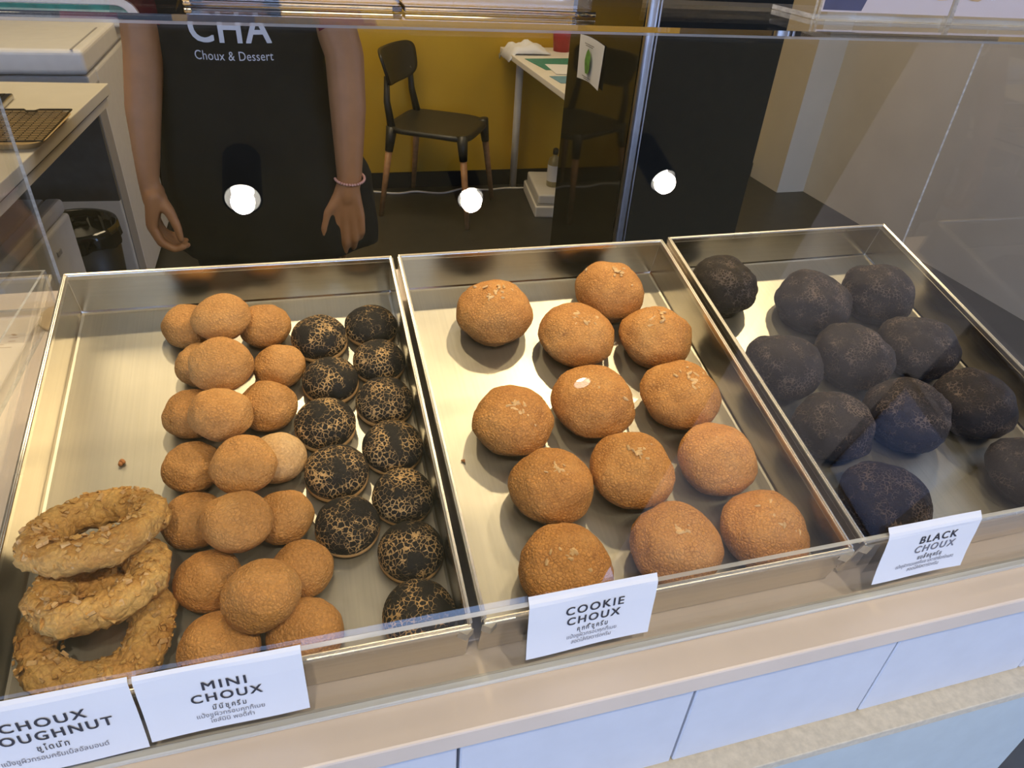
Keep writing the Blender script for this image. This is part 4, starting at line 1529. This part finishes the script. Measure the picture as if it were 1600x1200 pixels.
for i in range(26):
    x = x0 + (x1 - x0) * (i + 1) / 27
    b.tube([(x, ya, -0.001), (x, yb2 - (0.018 if 0.078 < x < 0.105 else 0), -0.001)], 0.0009, 4)
b.build('wire_grid', M['wire'], rk)['kind'] = 'stuff'
dv = empty('tablet', Matrix.Translation((-0.90, 1.392, 0.8805)) @ Matrix.Rotation(R(2), 4, 'Z'), 'dark screened tablet with a silver edge at the far left of the work table', 'tablet')
b = MB(); b.box(-0.12, 0.113, -0.062, 0.062, 0, 0.014, 0.004, 3); b.build('case', M['alu'], dv)
b = MB(); b.box(-0.112, 0.098, -0.054, 0.054, 0.0142, 0.0150); b.build('screen', M['black_matt'], dv)

mf = empty('mini_fridge', Matrix.Translation((-0.755, 1.49, 0)) @ Matrix.Rotation(R(-5), 4, 'Z'), 'small white fridge tucked under the work table beside the bin', 'fridge')
b = MB(); b.box(-0.45, -0.055, -0.48, 0.0, 0.02, 0.600, 0.006, 2); b.build('body', M['white_plastic'], mf)
b = MB(); b.box(-0.052, 0.0, -0.482, 0.002, 0.03, 0.560, 0.010, 3); dr = b.build('door', M['white_plastic'], mf)
b = MB(); b.box(-0.050, -0.004, -0.480, -0.002, 0.562, 0.604, 0.012, 3); b.build('door_top_grip', M['white_plastic'], dr)
b = MB(); b.box(0.0, 0.004, -0.16, -0.13, 0.49, 0.505, 0.001, 1); b.build('badge', M['grey_plastic'], dr)
b = MB(); b.box(-0.44, -0.02, -0.47, -0.01, 0, 0.02); b.build('foot', M['black_matt'], mf)

bn = empty('waste_bin', Matrix.Translation((-0.83, 1.745, 0)), 'black waste bin lined with a bag between the mini fridge and freezer', 'bin')
b = MB(); b.lathe([(0, 0.004), (0.10, 0.004), (0.105, 0), (0.128, 0.42), (0.124, 0.42), (0.100, 0.01), (0, 0.01)], 36); b.build('bin_body', M['black_plastic'], bn, smooth=True)
b = MB()
rn = random.Random(4)
prof_ = []
g = []
for k in range(49):
    a = 2 * math.pi * k / 48
    row = []
    for (r_, z_) in ((0.118, 0.36), (0.1235, 0.424), (0.1315, 0.428), (0.1335, 0.40), (0.1330, 0.365)):
        w = 0.0025 * math.sin(a * 17 + z_ * 60) + 0.0015 * math.sin(a * 31)
        row.append(((r_ + (w if z_ < 0.42 else 0)) * math.cos(a), (r_ + (w if z_ < 0.42 else 0)) * math.sin(a), z_ + (0.008 * math.sin(a * 5) if z_ < 0.37 else 0)))
    g.append(row)
b.sheet(g)
b.build('bin_bag', M['black_gloss'], bn, smooth=True)

# ------------------------------------------------------------------ spotlights


def lamp(loc, r, h, label, group):
    t = empty('ceiling_spotlight', Matrix.Translation(loc), label, 'lamp', group)
    b = MB(); b.lathe([(r * 0.90, 0.0), (r, 0.0), (r, h), (0, h), (0, h - 0.002), (r * 0.9, h - 0.002), (r * 0.9, 0.0)], 40); b.build('housing', M['black_matt'], t, smooth=False)
    b = MB(); b.lathe([(r * 0.89, 0.002), (r * 0.60, r * 0.75), (0.0, r * 0.76)], 40); b.build('reflector', M['lamp_reflector'], t, smooth=True)
    b = MB(); b.lathe([(r * 0.58, r * 0.70), (r * 0.40, r * 0.62), (0, r * 0.60)], 32); b.build('bulb_lens', M['lamp_face'], t, smooth=True)
    return t


for i, (loc, tgt, pw, rr) in enumerate(FRONT_SPOTS):
    lamp((loc[0], loc[1], loc[2] + 0.012), rr, 2.5995 - loc[2] - 0.012,
         ['black cylinder spotlight mirrored in the pane over the apron', 'black cylinder spotlight mirrored in the pane below the chair', 'black cylinder spotlight mirrored in the pane over the black cabinet', 'black cylinder spotlight farthest out, mirrored on a centre cookie choux'][i], 'spotlights over the customer side')
for i, (loc, tgt, pw) in enumerate(STAFF_SPOTS):
    lamp((loc[0], loc[1], loc[2] + 0.012), 0.042, 2.5995 - loc[2] - 0.012,
         ['black cylinder spotlight farthest right behind the counter, aimed at the right tray', 'black cylinder spotlight above the left tray, behind the counter', 'black cylinder spotlight between two others behind the counter, aimed at the middle tray'][i], 'spotlights over the trays')

M['grey_blue'] = plain('grey_blue_board', (0.12, 0.13, 0.17), 0.8)
# boards on the wall across the walkway, seen only as reflections in the pane
t = empty('wall_board', Matrix.Translation((3.4985, -2.72, 2.49)), 'dark brown square board on the grey outside wall, mirrored over a black choux', 'board')
b = MB(); b.box(-0.03, 0, -0.25, 0.25, -0.26, 0.26, 0.004, 1); b.build('board', M['frame_brown'], t)
b = MB(); b.box(-0.036, -0.0302, -0.262, 0.262, -0.272, -0.25); b.box(-0.036, -0.0302, -0.262, 0.262, 0.25, 0.272); b.build('frame', M['black_matt'], t)
t = empty('wall_frame', Matrix.Translation((3.4985, -3.58, 2.50)), 'black framed blue grey panel on the grey outside wall, mirrored over black choux', 'frame')
b = MB(); b.box(-0.02, 0, -0.50, 0.50, -0.30, 0.30); b.build('panel', M['grey_blue'], t)
for bx in ((-0.55, 0.55, 0.301, 0.36), (-0.55, 0.55, -0.36, -0.301)):
    b = MB(); b.box(-0.04, 0, bx[0], bx[1], bx[2], bx[3]); b.build('frame_bar', M['black_matt'], t)
for s in (-1, 1):
    b = MB(); b.box(-0.04, 0, s * 0.525 - 0.025, s * 0.525 + 0.025, -0.3005, 0.3005); b.build('frame_bar', M['black_matt'], t)
